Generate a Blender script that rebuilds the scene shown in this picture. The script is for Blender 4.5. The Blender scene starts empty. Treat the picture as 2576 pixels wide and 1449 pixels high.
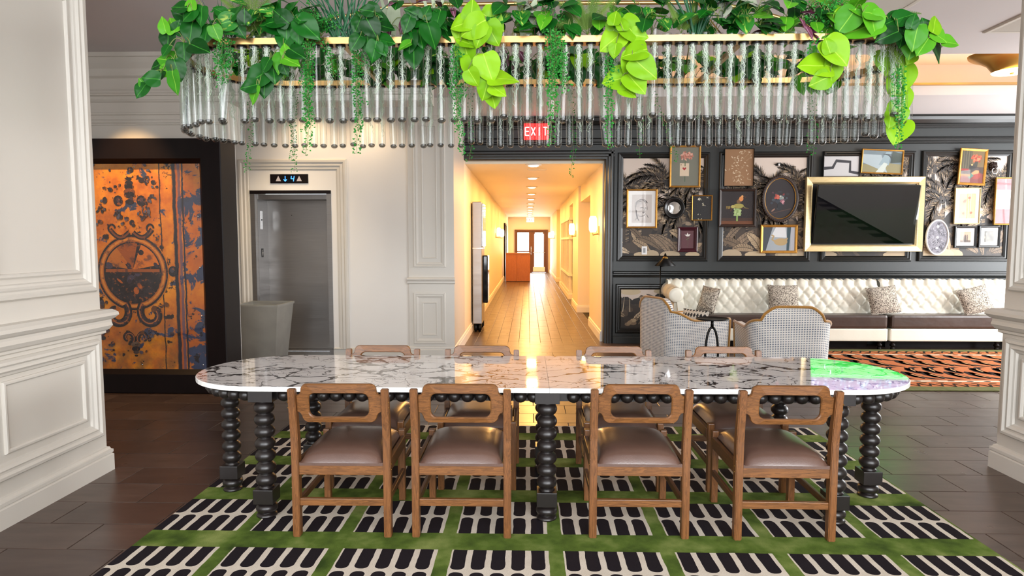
import bpy, bmesh, math, random
from mathutils import Vector, Matrix
import numpy as np
C = bpy.context.scene.collection
R = random.Random(7)
PI = math.pi

# ------------------------------------------------------------------ camera
FPX = 1600.0; HC = 1.57; PITCH = math.atan(118/1600.0); YAW = math.atan(40/1604.5)
cd = bpy.data.cameras.new('camera'); cam = bpy.data.objects.new('camera', cd); C.objects.link(cam)
cd.sensor_width = 36.0; cd.lens = 36.0*FPX/2576.0; cd.clip_start = 0.05; cd.clip_end = 200
cam.location = (0, 0, HC); cam.rotation_euler = (PI/2 - PITCH, 0, YAW)
bpy.context.scene.camera = cam

# ------------------------------------------------------------------ world, lights, exposure
sc = bpy.context.scene
sc.view_settings.view_transform = 'Standard'; sc.view_settings.look = 'None'
sc.view_settings.exposure = 0.36; sc.view_settings.gamma = 1.0; sc.view_settings.use_curve_mapping = False
w = bpy.data.worlds.new('world'); sc.world = w; w.use_nodes = True
w.node_tree.nodes['Background'].inputs[0].default_value = (0.85, 0.93, 1.0, 1)
w.node_tree.nodes['Background'].inputs[1].default_value = 3.0

def area(name, loc, rot, sx, sy, power, col=(1, 1, 1), spread=PI):
    l = bpy.data.lights.new(name, 'AREA'); l.shape = 'RECTANGLE'; l.size = sx; l.size_y = sy
    l.energy = power; l.color = col; l.spread = spread
    o = bpy.data.objects.new(name, l); C.objects.link(o); o.location = loc; o.rotation_euler = rot
    return o
def spot(name, loc, target, power, col, ang, blend=0.6, r=0.03):
    l = bpy.data.lights.new(name, 'SPOT'); l.energy = power; l.color = col; l.spot_size = ang; l.spot_blend = blend; l.shadow_soft_size = r
    o = bpy.data.objects.new(name, l); C.objects.link(o); o.location = loc
    o.rotation_euler = (Vector(target)-Vector(loc)).to_track_quat('-Z', 'Y').to_euler()
    return o
def point(name, loc, power, col, r=0.05):
    l = bpy.data.lights.new(name, 'POINT'); l.energy = power; l.color = col; l.shadow_soft_size = r
    o = bpy.data.objects.new(name, l); C.objects.link(o); o.location = loc
    return o
DAY = (0.985, 0.99, 1.0)
# daylight through the four windows behind the camera, made double-height to streak the tubes, and the two in the lounge's right wall
for i, x in enumerate((-4.1, -1.4, 1.4, 4.1)):
    area('window_daylight', (x, -3.55, 2.65), (PI/2, 0, 0), 2.1, 4.0, (120, 130, 230, 270)[i], DAY)
for y in (5.9, 8.2):
    area('window_daylight', (8.55, y, 1.8), (0, PI/2, 0), 2.3, 1.7, 150, DAY)
# light bounced from the recessed downlights of the lobby ceiling
for x, y in ((-1.9, 5.6), (3.4, 4.6), (5.6, 4.6)):
    area('downlight', (x, y, 3.455), (0, 0, 0), 0.16, 0.16, 22, (1, 0.9, 0.78))
spot('picture_light', (-4.0, 5.75, 3.38), (-4.0, 6.45, 1.3), 200, (1, 0.62, 0.28), 1.0, 0.8)

# ------------------------------------------------------------------ geometry helpers
def at(x, y, Y):
    """world point at depth Y (metres from the camera wall-ward) seen at photo pixel x, y"""
    cx = (x-1288)/FPX; cy = -(y-724.5)/FPX
    fy = math.cos(PITCH)+cy*math.sin(PITCH); fz = -math.sin(PITCH)+cy*math.cos(PITCH)
    X = cx*math.cos(YAW)-fy*math.sin(YAW); YY = cx*math.sin(YAW)+fy*math.cos(YAW)
    t = Y/YY
    return Vector((X*t, Y, HC+fz*t))

class MB:
    def __init__(s): s.v = []; s.f = []; s.m = []; s.sm = []; s.cur = 0; s.smooth = False
    def add(s, vs, fs, smooth=None):
        b = len(s.v); s.v += [tuple(p) for p in vs]
        for f in fs:
            s.f.append([b+i for i in f]); s.m.append(s.cur); s.sm.append(s.smooth if smooth is None else smooth)
        return s
    def box(s, x0, x1, y0, y1, z0, z1, M=None):
        vs = [Vector((x, y, z)) for x in (x0, x1) for y in (y0, y1) for z in (z0, z1)]
        if M is not None: vs = [M @ p for p in vs]
        return s.add(vs, [(0,1,3,2),(4,6,7,5),(0,4,5,1),(2,3,7,6),(0,2,6,4),(1,5,7,3)], False)
    def bbox(s, x0, x1, y0, y1, z0, z1, b=0.004, M=None):
        """box with chamfered edges"""
        b = min(b, (x1-x0)*.45, (y1-y0)*.45, (z1-z0)*.45)
        bm = bmesh.new(); bmesh.ops.create_cube(bm, size=1)
        for v in bm.verts: v.co = Vector((x0+(v.co.x+.5)*(x1-x0), y0+(v.co.y+.5)*(y1-y0), z0+(v.co.z+.5)*(z1-z0)))
        bmesh.ops.bevel(bm, geom=bm.edges[:], offset=b, segments=2, affect='EDGES', profile=0.6)
        bm.verts.index_update()
        vs = [v.co.copy() for v in bm.verts]
        if M is not None: vs = [M @ p for p in vs]
        fs = [[v.index for v in f.verts] for f in bm.faces]; bm.free()
        return s.add(vs, fs, False)
    def lathe(s, prof, cx=0, cy=0, n=24, M=None, smooth=True, sx=1, sy=1):
        vs = []; fs = []
        k = len(prof)
        for j in range(n):
            a = 2*PI*j/n
            for r, z in prof: vs.append(Vector((cx+r*math.cos(a)*sx, cy+r*math.sin(a)*sy, z)))
        if M is not None: vs = [M @ p for p in vs]
        for j in range(n):
            a = j*k; b = ((j+1) % n)*k
            for i in range(k-1): fs.append((a+i, b+i, b+i+1, a+i+1))
        fs2 = []
        if prof[0][0] > 1e-5: fs2.append([j*k for j in range(n)][::-1])
        if prof[-1][0] > 1e-5: fs2.append([j*k+k-1 for j in range(n)])
        base = len(s.v); s.add(vs, fs, smooth)
        for f in fs2: s.f.append([base+i for i in f]); s.m.append(s.cur); s.sm.append(False)
        return s
    def tube(s, pts, r, n=8, closed=False, caps=True, smooth=True, flat=None):
        pts = [Vector(p) for p in pts]; k = len(pts)
        rs = r if isinstance(r, (list, tuple)) else [r]*k
        up = Vector((0, 0, 1)); vs = []; fs = []; prev = None
        for i, p in enumerate(pts):
            if closed: t = pts[(i+1) % k]-pts[i-1]
            else: t = pts[min(i+1, k-1)]-pts[max(i-1, 0)]
            if t.length < 1e-9: t = Vector((0, 0, 1))
            t.normalize()
            if prev is None:
                a = up.cross(t)
                if a.length < 0.05: a = Vector((1, 0, 0)).cross(t)
            else: a = prev-t*prev.dot(t)
            if a.length < 1e-6: a = Vector((1, 0, 0)).cross(t)
            a.normalize(); prev = a; b = t.cross(a)
            for j in range(n):
                q = 2*PI*j/n; vs.append(p+(a*math.cos(q)+b*math.sin(q)*(flat or 1))*rs[i])
        m = k if closed else k-1
        for i in range(m):
            for j in range(n):
                A = i*n; B = ((i+1) % k)*n
                fs.append((A+j, A+(j+1) % n, B+(j+1) % n, B+j))
        if caps and not closed and n > 2: fs.append(list(range(n))[::-1]); fs.append([(k-1)*n+j for j in range(n)])
        return s.add(vs, fs, smooth)
    def prism(s, poly, y0, y1, M=None, smooth=False):
        """poly in (x,z), extruded in y"""
        n = len(poly)
        vs = [Vector((x, y0, z)) for x, z in poly]+[Vector((x, y1, z)) for x, z in poly]
        if M is not None: vs = [M @ p for p in vs]
        fs = [list(range(n)), list(range(2*n-1, n-1, -1))]+[(i, (i+1) % n, n+(i+1) % n, n+i) for i in range(n)]
        return s.add(vs, fs, smooth)
    def sphere(s, c, r, nu=16, nv=10, sc=(1, 1, 1), M=None):
        prof = [(max(0, r*math.sin(PI*i/nv)), -r*math.cos(PI*i/nv)) for i in range(nv+1)]
        prof[0] = (0, -r); prof[-1] = (0, r)
        T = Matrix.Translation(c) @ Matrix.Diagonal((*sc, 1))
        if M is not None: T = M @ T
        return s.lathe(prof, n=nu, M=T)
    def grid(s, fn, nu, nv, smooth=True, closeu=False):
        vs = [fn(i/(nu if closeu else nu), j/nv) for i in range(nu if closeu else nu+1) for j in range(nv+1)]
        fs = []
        for i in range(nu):
            i2 = (i+1) % nu if closeu else i+1
            for j in range(nv): fs.append((i*(nv+1)+j, i2*(nv+1)+j, i2*(nv+1)+j+1, i*(nv+1)+j+1))
        return s.add(vs, fs, smooth)
    def rframe(s, u0, u1, v0, v1, prof, W, smooth=False, closed=False):
        """mitred frame: prof = [(inset, height)...] swept round the rectangle; W(u,v,h)->world"""
        vs = []
        for (ins, h) in prof:
            for (a, b) in ((u0+ins, v0+ins), (u1-ins, v0+ins), (u1-ins, v1-ins), (u0+ins, v1-ins)): vs.append(W(a, b, h))
        fs = []; k = len(prof)
        for i in range(k-1 if not closed else k):
            j = (i+1) % k
            for c in range(4): fs.append((i*4+c, i*4+(c+1) % 4, j*4+(c+1) % 4, j*4+c))
        return s.add(vs, fs, smooth)
    def oframe(s, cu, cv, ru, rv, prof, W, n=64):
        """oval frame"""
        vs = []; fs = []; k = len(prof)
        for j in range(n):
            a = 2*PI*j/n
            for ins, h in prof: vs.append(W(cu+(ru-ins)*math.cos(a), cv+(rv-ins)*math.sin(a), h))
        for j in range(n):
            a = j*k; b = ((j+1) % n)*k
            for i in range(k-1): fs.append((a+i, b+i, b+i+1, a+i+1))
        return s.add(vs, fs, True)
    def mesh(s, name, mats, recalc=True):
        me = bpy.data.meshes.new(name); me.from_pydata([tuple(p) for p in s.v], [], s.f)
        for m in (mats if isinstance(mats, (list, tuple)) else [mats]): me.materials.append(m)
        me.polygons.foreach_set('material_index', s.m); me.polygons.foreach_set('use_smooth', s.sm)
        if recalc:
            bm = bmesh.new(); bm.from_mesh(me); bmesh.ops.recalc_face_normals(bm, faces=bm.faces[:]); bm.to_mesh(me); bm.free()
        me.update(); return me
    def build(s, name, mats, parent=None, loc=None, rot=None, recalc=True):
        o = bpy.data.objects.new(name, s.mesh(name, mats, recalc)); C.objects.link(o)
        if parent is not None: o.parent = parent
        if loc is not None: o.location = loc
        if rot is not None: o.rotation_euler = rot
        return o

def tag(o, label=None, cat=None, group=None, kind=None):
    if label: o['label'] = label
    if cat: o['category'] = cat
    if group: o['group'] = group
    if kind: o['kind'] = kind
    return o
def empty(name, loc, rz=0, label=None, cat=None, group=None):
    o = bpy.data.objects.new(name, None); C.objects.link(o); o.location = loc; o.rotation_euler = (0, 0, rz); o.empty_display_size = .1
    return tag(o, label, cat, group)
def inst(name, me, parent, loc=(0, 0, 0), rot=None, sc=None, M=None):
    o = bpy.data.objects.new(name, me); C.objects.link(o); o.parent = parent
    if M is not None: o.matrix_local = M
    else:
        o.location = loc
        if rot is not None: o.rotation_euler = rot
        if sc is not None: o.scale = sc
    return o
def copy_tree(o, parent=None):
    c = o.copy(); C.objects.link(c); c.parent = parent
    for ch in list(o.children): copy_tree(ch, c)
    return c
def WY(y0):  return lambda u, v, h: Vector((u, y0-h, v))       # wall facing -Y
def WXp(x0): return lambda u, v, h: Vector((x0+h, u, v))       # wall facing +X
def WXm(x0): return lambda u, v, h: Vector((x0-h, u, v))       # wall facing -X
def vbox(mb, u0, u1, v0, v1, h0, h1, W):
    vs = [W(u, v, h) for u in (u0, u1) for v in (v0, v1) for h in (h0, h1)]
    mb.add(vs, [(0,1,3,2),(4,6,7,5),(0,4,5,1),(2,3,7,6),(0,2,6,4),(1,5,7,3)], False); return mb
def hmould(mb, u0, u1, prof, W):
    """moulding of constant section along u; prof = [(h, v)...] closed against the wall"""
    n = len(prof); vs = [W(u0, v, h) for h, v in prof]+[W(u1, v, h) for h, v in prof]
    mb.add(vs, [list(range(n)), list(range(2*n-1, n-1, -1))]+[(i, (i+1) % n, n+(i+1) % n, n+i) for i in range(n)], False); return mb

# ------------------------------------------------------------------ node helpers
def lin(c):
    if isinstance(c, str):
        c = c.lstrip('#'); c = [int(c[i:i+2], 16)/255 for i in (0, 2, 4)]
    return tuple((x/12.92 if x <= .04045 else ((x+.055)/1.055)**2.4) for x in c[:3])+(1.0,)
class NT:
    def __init__(s, nt): s.nt = nt
    def new(s, t, **k):
        n = s.nt.nodes.new(t)
        for a, b in k.items(): setattr(n, a, b)
        return n
    def link(s, a, b): s.nt.links.new(a.s if isinstance(a, X) else a, b)
class X:
    """a scalar socket with arithmetic"""
    def __init__(s, T, sock): s.T = T; s.s = sock
    def op(s, o, *a, clamp=False):
        n = s.T.new('ShaderNodeMath', operation=o); n.use_clamp = clamp
        s.T.link(s, n.inputs[0])
        for i, b in enumerate(a):
            if isinstance(b, X): s.T.link(b, n.inputs[i+1])
            else: n.inputs[i+1].default_value = b
        return X(s.T, n.outputs[0])
    def __add__(s, b): return s.op('ADD', b)
    __radd__ = __add__
    def __sub__(s, b): return s.op('SUBTRACT', b)
    def __rsub__(s, b): return (s*-1)+b
    def __mul__(s, b): return s.op('MULTIPLY', b)
    __rmul__ = __mul__
    def __truediv__(s, b): return s.op('DIVIDE', b)
    def fract(s): return s.op('FRACT')
    def floor(s): return s.op('FLOOR')
    def abs(s): return s.op('ABSOLUTE')
    def sqrt(s): return s.op('SQRT')
    def min(s, b): return s.op('MINIMUM', b)
    def max(s, b): return s.op('MAXIMUM', b)
    def gt(s, b): return s.op('GREATER_THAN', b)
    def lt(s, b): return s.op('LESS_THAN', b)
    def sin(s): return s.op('SINE')
    def clamp(s): return s.op('ADD', 0.0, clamp=True)
    def ss(s, a, b):
        n = s.T.new('ShaderNodeMapRange', interpolation_type='SMOOTHSTEP'); s.T.link(s, n.inputs[0])
        n.inputs[1].default_value = a; n.inputs[2].default_value = b; return X(s.T, n.outputs[0])
def coords(T, kind='Object'):
    n = T.new('ShaderNodeTexCoord'); return n.outputs[kind]
def sep(T, v):
    n = T.new('ShaderNodeSeparateXYZ'); T.link(v, n.inputs[0]); return [X(T, n.outputs[i]) for i in range(3)]
def comb(T, a, b, c=0.0):
    n = T.new('ShaderNodeCombineXYZ')
    for i, q in enumerate((a, b, c)):
        if isinstance(q, X): T.link(q, n.inputs[i])
        else: n.inputs[i].default_value = q
    return n.outputs[0]
def mapv(T, v, scale=(1, 1, 1), loc=(0, 0, 0), rot=(0, 0, 0)):
    n = T.new('ShaderNodeMapping'); T.link(v, n.inputs[0]); n.inputs['Scale'].default_value = scale
    n.inputs['Location'].default_value = loc; n.inputs['Rotation'].default_value = rot; return n.outputs[0]
def noise(T, v, scale, detail=3, rough=.5, dist=0.0, out='Fac'):
    n = T.new('ShaderNodeTexNoise'); T.link(v, n.inputs['Vector']); n.inputs['Scale'].default_value = scale
    n.inputs['Detail'].default_value = detail; n.inputs['Roughness'].default_value = rough; n.inputs['Distortion'].default_value = dist
    return X(T, n.outputs[out])
def voro(T, v, scale, feature='DISTANCE_TO_EDGE', rnd=1.0):
    n = T.new('ShaderNodeTexVoronoi', feature=feature); T.link(v, n.inputs['Vector']); n.inputs['Scale'].default_value = scale
    n.inputs['Randomness'].default_value = rnd; return X(T, n.outputs['Distance'])
def mixc(T, f, a, b):
    n = T.new('ShaderNodeMix', data_type='RGBA')
    if isinstance(f, X): T.link(f, n.inputs[0])
    else: n.inputs[0].default_value = f
    for q, i in ((a, 6), (b, 7)):
        if isinstance(q, (tuple, list, str)): n.inputs[i].default_value = lin(q) if isinstance(q, str) else q
        else: T.link(q, n.inputs[i])
    return n.outputs[2]
def ramp(T, f, stops, interp='LINEAR'):
    n = T.new('ShaderNodeValToRGB'); T.link(f, n.inputs[0]); cr = n.color_ramp; cr.interpolation = interp
    while len(cr.elements) < len(stops): cr.elements.new(0.5)
    for e, (p, c) in zip(cr.elements, stops): e.position = p; e.color = lin(c) if isinstance(c, str) else c
    return n.outputs[0]
def mat(name, color='#808080', rough=.5, metal=0.0, fn=None, spec=.5, coat=0.0, **kw):
    m = bpy.data.materials.new(name); m.use_nodes = True; T = NT(m.node_tree)
    p = m.node_tree.nodes['Principled BSDF']
    p.inputs['Base Color'].default_value = lin(color) if isinstance(color, str) else color
    p.inputs['Roughness'].default_value = rough; p.inputs['Metallic'].default_value = metal
    p.inputs['Specular IOR Level'].default_value = spec; p.inputs['Coat Weight'].default_value = coat
    for k, v in kw.items(): p.inputs[k.replace('_', ' ')].default_value = v
    if fn: fn(T, p)
    return m
def bump(T, p, h, strength=.3, dist=.01):
    n = T.new('ShaderNodeBump'); n.inputs['Strength'].default_value = strength; n.inputs['Distance'].default_value = dist
    T.link(h, n.inputs['Height']); T.link(n.outputs[0], p.inputs['Normal'])
def emat(name, color, strength):
    m = bpy.data.materials.new(name); m.use_nodes = True; nt = m.node_tree; nt.nodes.clear()
    e = nt.nodes.new('ShaderNodeEmission'); o = nt.nodes.new('ShaderNodeOutputMaterial')
    e.inputs[0].default_value = lin(color) if isinstance(color, str) else color; e.inputs[1].default_value = strength
    nt.links.new(e.outputs[0], o.inputs[0]); return m

# ------------------------------------------------------------------ materials
def paint_fn(sc_=60, amt=.03, ca=None, cb=None):
    def f(T, p):
        v = coords(T); h = noise(T, v, sc_, 2)
        if ca: T.link(mixc(T, noise(T, v, 1.3, 3), ca, cb), p.inputs['Base Color'])
        bump(T, p, h, amt, .004)
    return f
M_white = mat('white_paint', '#cec8be', .45, fn=paint_fn(80, .05, '#cdc7bd', '#d4cec5'))
M_white2 = mat('white_wall_paint', '#e4dfd9', .6, fn=paint_fn(80, .05, '#e2ddd7', '#e8e4df'))
M_ceil = mat('ceiling_paint', '#cfc7c6', .8, fn=paint_fn(90, .04, '#cbc4c3', '#d3cccb'))
M_dark = mat('dark_green_black_paint', '#26292a', .42, fn=paint_fn(90, .05, '#232728', '#292e2e'))
M_dark2 = mat('black_trim_paint', '#171817', .3)
M_hall = mat('corridor_paint', '#eadfcb', .55, fn=paint_fn(70, .04, '#e8ddc8', '#ece2cf'))
M_gold = mat('brushed_gold', '#c9a268', .3, 1.0, fn=lambda T, p: bump(T, p, noise(T, mapv(T, coords(T), (4, 4, 90)), 12, 2), .04, .002))
M_brass = mat('antique_brass', '#b08a45', .28, 1.0)
M_chrome = mat('chrome', '#d8d8d8', .12, 1.0)
M_black = mat('satin_black_metal', '#141414', .35, .6)
M_screen = mat('glossy_black', '#06070a', .06, spec=.6)

def f_bwood(T, p):
    v = coords(T); n = noise(T, mapv(T, v, (8, 8, 1.5)), 8, 4)
    T.link(mixc(T, n, '#171415', '#231c19'), p.inputs['Base Color']); bump(T, p, n, .05, .002)
M_bwood = mat('ebonised_wood', '#1b1717', .33, fn=f_bwood, spec=.55)
def f_dwood(T, p):
    v = coords(T); n = noise(T, mapv(T, v, (3, 3, .6)), 6, 4)
    T.link(mixc(T, n, '#0c0606', '#160c0c'), p.inputs['Base Color'])
M_dwood = mat('dark_stained_wood', '#100909', .4, fn=f_dwood, spec=.2)
def wood_fn(axis, ca, cb, cc):
    def f(T, p):
        v = coords(T); oi = T.new('ShaderNodeObjectInfo')
        va = T.new('ShaderNodeVectorMath', operation='ADD'); T.link(v, va.inputs[0])
        T.link(comb(T, X(T, oi.outputs['Random'])*9.0, X(T, oi.outputs['Random'])*5.0, 0.0), va.inputs[1])
        s = {'x': (1.2, 14, 14), 'y': (14, 1.2, 14), 'z': (14, 14, 1.2)}[axis]
        mv = mapv(T, va.outputs[0], s)
        n = noise(T, mv, 2.2, 6, .6, .6); g = noise(T, mapv(T, va.outputs[0], tuple(q*6 for q in s)), 2.5, 3)
        f1 = (n*7.0).fract().ss(0.0, 1.0)*.55+n*.45
        c = mixc(T, f1, ca, cb); c = mixc(T, g.ss(.56, .72)*.55, c, cc)
        T.link(c, p.inputs['Base Color']); bump(T, p, g, .12, .001)
    return f
M_wx = mat('walnut_stain_x', rough=.36, fn=wood_fn('x', '#57361b', '#8a5a30', '#35200f'), spec=.5)
M_wz = mat('walnut_stain_z', rough=.36, fn=wood_fn('z', '#57361b', '#86562f', '#35200f'), spec=.5)
M_wy = mat('walnut_stain_y', rough=.36, fn=wood_fn('y', '#472a17', '#6d4526', '#301a0c'), spec=.5)
M_brown = mat('lit_brown_wood', '#5a321c', .4)
M_oak = mat('orange_oak_veneer', rough=.4, fn=wood_fn('z', '#8f5026', '#ad6c38', '#743c1c'))
def f_leather(T, p):
    v = coords(T); vo = voro(T, v, 160, 'F1'); n = noise(T, v, 6, 3)
    T.link(mixc(T, n, '#4a342c', '#6b5044'), p.inputs['Base Color'])
    bump(T, p, vo, .18, .0015)
M_leather = mat('brown_leather', rough=.29, fn=f_leather, spec=.6, coat=.35, Coat_Roughness=.22)
M_sleather = mat('dark_seat_leather', rough=.33, fn=lambda T, p: (T.link(mixc(T, noise(T, coords(T), 3, 3), '#382a24', '#4d3c34'), p.inputs['Base Color']), bump(T, p, noise(T, coords(T), 5, 3), .3, .02)))
M_cream = mat('cream_leather', rough=.38, fn=lambda T, p: (T.link(mixc(T, noise(T, coords(T), 4, 3), '#dedac9', '#e9e6d8'), p.inputs['Base Color']), bump(T, p, noise(T, coords(T), 14, 3), .12, .01)))
def f_steel(T, p):
    v = coords(T); n = noise(T, mapv(T, v, (1, 1, 220)), 3, 2); w_ = noise(T, mapv(T, v, (.35, .35, 1.6)), 2.2, 2)
    T.link(mixc(T, n, '#8b8988', '#b0adab'), p.inputs['Base Color'])
    T.link(n*.1+.33, p.inputs['Roughness']); bump(T, p, w_, .5, .02)
M_steel = mat('brushed_steel', metal=1.0, fn=f_steel)
M_bin = mat('brushed_pewter', metal=.55, rough=.42, fn=lambda T, p: T.link(mixc(T, noise(T, coords(T), 5, 4), '#8d8a84', '#aaa79e'), p.inputs['Base Color']))

def f_tile(T, p):
    g = T.new('ShaderNodeNewGeometry'); oi = T.new('ShaderNodeObjectInfo'); v = g.outputs['Position']
    n = noise(T, mapv(T, v, (1, 4, 1)), 3.5, 5, .6); r = X(T, oi.outputs['Random'])
    f = n*.8+r*.3-.05
    T.link(ramp(T, f, [(.2, '#3a2c27'), (.5, '#4a3b34'), (.85, '#5e4e46')]), p.inputs['Base Color'])
    T.link(noise(T, v, 5, 2)*.12+.24, p.inputs['Roughness'])
M_tile = mat('dark_brown_floor_tile', fn=f_tile, spec=.5)
M_grout = mat('dark_grout', '#1d1815', .8)

def f_marble(T, p):
    v = coords(T)
    d = noise(T, v, 2.6, 4, .55, out='Fac')
    nd = T.new('ShaderNodeTexNoise'); T.link(v, nd.inputs['Vector']); nd.inputs['Scale'].default_value = 2.4; nd.inputs['Detail'].default_value = 6
    sb = T.new('ShaderNodeVectorMath', operation='SUBTRACT'); T.link(nd.outputs['Color'], sb.inputs[0]); sb.inputs[1].default_value = (.5, .5, .5)
    sm = T.new('ShaderNodeVectorMath', operation='SCALE'); T.link(sb.outputs[0], sm.inputs[0]); sm.inputs['Scale'].default_value = .62
    ad = T.new('ShaderNodeVectorMath', operation='ADD'); T.link(mapv(T, v, (.8, 1.3, 1), rot=(0, 0, .45)), ad.inputs[0]); T.link(sm.outputs[0], ad.inputs[1])
    e1 = voro(T, ad.outputs[0], 5.2); e2 = voro(T, ad.outputs[0], 13)
    thick = noise(T, v, 3.3, 3).ss(.42, .7)
    v1 = 1.0-e1.op('DIVIDE', thick*.17+.022).clamp()
    thin = noise(T, v, 5.0, 2).ss(.45, .6)
    v2 = (1.0-e2.op('DIVIDE', .035).clamp())*thin*.75
    v1 = v1*noise(T, v, 2.1, 3).ss(.30, .44)
    ink = v1.max(v2); breakup = noise(T, v, 26, 4).ss(.3, .55)
    ink = (ink*(breakup*.7+.4)).clamp()
    base = mixc(T, d.ss(.4, .7), '#f6f1ee', '#e9e2df')
    c = mixc(T, ink.ss(.12, .7), base, '#38302f')
    T.link(c, p.inputs['Base Color'])
M_marble = mat('white_marble_black_veins', rough=.045, fn=f_marble, spec=.6, coat=.6, Coat_Roughness=.02)
M_slabedge = mat('white_slab_edge', '#ecebe8', .18)

def glass_mat(name, tint=(.95, .97, .96, 1), bl=.22, rough=.02, maxr=.85, minr=.03):
    m = bpy.data.materials.new(name); m.use_nodes = True; nt = m.node_tree; nt.nodes.clear(); T = NT(nt)
    o = T.new('ShaderNodeOutputMaterial'); tr = T.new('ShaderNodeBsdfTransparent'); tr.inputs[0].default_value = tint
    gl = T.new('ShaderNodeBsdfGlossy'); gl.inputs['Roughness'].default_value = rough
    lw = T.new('ShaderNodeLayerWeight'); lw.inputs[0].default_value = bl
    f = X(T, lw.outputs['Facing']).op('POWER', 3.0)*maxr+minr
    mx = T.new('ShaderNodeMixShader'); T.link(f, mx.inputs[0]); T.link(tr.outputs[0], mx.inputs[1]); T.link(gl.outputs[0], mx.inputs[2])
    T.link(mx.outputs[0], o.inputs[0]); return m
M_tube = glass_mat('tube_glass', (.95, .97, .96, 1), .5, .2, .7, .05)
M_bott = glass_mat('tube_base_glass', (.42, .41, .40, 1), .4, .12, .7, .10)
M_pane = glass_mat('picture_glass', (.98, .98, .98, 1), .3, .02, .35, .010)
M_tvglass = glass_mat('tv_glass', (.85, .88, .9, 1), .3, .01, .6, .06)
M_bead = mat('solid_glass', '#ffffff', .0, Transmission_Weight=1.0, IOR=1.45)
def f_col(T, p):
    a = T.new('ShaderNodeAttribute'); a.attribute_name = 'Col'; T.link(a.outputs['Color'], p.inputs['Base Color'])
M_print = mat('printed_surface', rough=.55, fn=f_col)
M_printg = mat('printed_gloss', rough=.25, fn=f_col)
def f_iron(T, p):
    a = T.new('ShaderNodeAttribute'); a.attribute_name = 'Col'; v = coords(T); n = noise(T, v, 11, 6, .65); m = noise(T, v, 26, 5, .6)
    c = mixc(T, n.ss(.5, .62)*.75, a.outputs['Color'], mixc(T, m, '#150e12', '#3b3038')); c = mixc(T, m.ss(.56, .66)*.5, c, '#a85c18')
    T.link(c, p.inputs['Base Color']); bump(T, p, n+m, .3, .01)
M_iron = mat('ironwork_photo', rough=.45, fn=f_iron, coat=1.0, Coat_Roughness=.015)
M_canvas = mat('painted_canvas', rough=.6, fn=f_col)

class Print:
    """flat printed artwork: coloured polygons on a surface; W(u,v,h)"""
    def __init__(s, W, h0=.001, dh=.00006): s.W = W; s.h = h0; s.dh = dh; s.v = []; s.f = []; s.c = []
    box = None
    def poly(s, pts, col, step=True):
        if s.box:
            u0, u1, v0, v1 = s.box
            for ax, lim, sg in ((0, u0, 1), (0, u1, -1), (1, v0, 1), (1, v1, -1)):
                out = []
                for i in range(len(pts)):
                    a, q = pts[i-1], pts[i]; da = (a[ax]-lim)*sg; dq = (q[ax]-lim)*sg
                    if (da >= 0) != (dq >= 0):
                        t = da/(da-dq); out.append((a[0]+(q[0]-a[0])*t, a[1]+(q[1]-a[1])*t))
                    if dq >= 0: out.append(q)
                pts = out
                if len(pts) < 3: return
        b = len(s.v); s.v += [tuple(s.W(u, v, s.h)) for u, v in pts]; s.f.append(list(range(b, b+len(pts))))
        s.c.append(lin(col) if isinstance(col, str) else col)
        if step: s.h += s.dh
    def rect(s, u0, u1, v0, v1, col): s.poly([(u0, v0), (u1, v0), (u1, v1), (u0, v1)], col)
    def oval(s, u, v, ru, rv, col, n=20, a0=0, a1=2*PI, rot=0):
        cr, sr = math.cos(rot), math.sin(rot); P = []
        for i in range(n):
            a = a0+(a1-a0)*i/(n if a1-a0 > 6.28 else n-1); x, y = ru*math.cos(a), rv*math.sin(a); P.append((u+x*cr-y*sr, v+x*sr+y*cr))
        s.poly(P, col)
    def line(s, pts, w, col, taper=False):
        w *= getattr(s, 'lw', 1); L = []; Rr = []; k = len(pts)
        for i, (u, v) in enumerate(pts):
            a = pts[max(i-1, 0)]; b = pts[min(i+1, k-1)]; dx, dy = b[0]-a[0], b[1]-a[1]; d = math.hypot(dx, dy) or 1
            ww = w*(1-(i/(k-1))*.9) if taper else w
            L.append((u-dy/d*ww/2, v+dx/d*ww/2)); Rr.append((u+dy/d*ww/2, v-dx/d*ww/2))
        for i in range(k-1): s.poly([L[i], L[i+1], Rr[i+1], Rr[i]], col, step=False)
        s.h += s.dh
    def arc(s, u, v, ru, rv, a0, a1, w, col, n=20): s.line([(u+ru*math.cos(a0+(a1-a0)*i/n), v+rv*math.sin(a0+(a1-a0)*i/n)) for i in range(n+1)], w, col)
    def clip(s, u0, u1, v0, v1):
        s.box = (u0, u1, v0, v1)
    def build(s, name, m, parent=None):
        me = bpy.data.meshes.new(name); me.from_pydata(s.v, [], s.f); me.materials.append(m)
        at_ = me.color_attributes.new('Col', 'FLOAT_COLOR', 'CORNER')
        cols = []
        for f, c in zip(s.f, s.c): cols += list(c)*len(f)
        at_.data.foreach_set('color', cols); me.update()
        o = bpy.data.objects.new(name, me); C.objects.link(o)
        if parent is not None: o.parent = parent
        return o
def jit(col, a, rr=R):
    c = lin(col) if isinstance(col, str) else col; k = 1+rr.uniform(-a, a); return (c[0]*k, c[1]*k, c[2]*k, 1)
# ================================================================== THE ROOM
ZC = 3.43
def struct(mb, name, m, parent=None, loc=None):
    o = mb.build(name, m, parent, loc=loc); o['kind'] = 'structure'; return o

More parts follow.
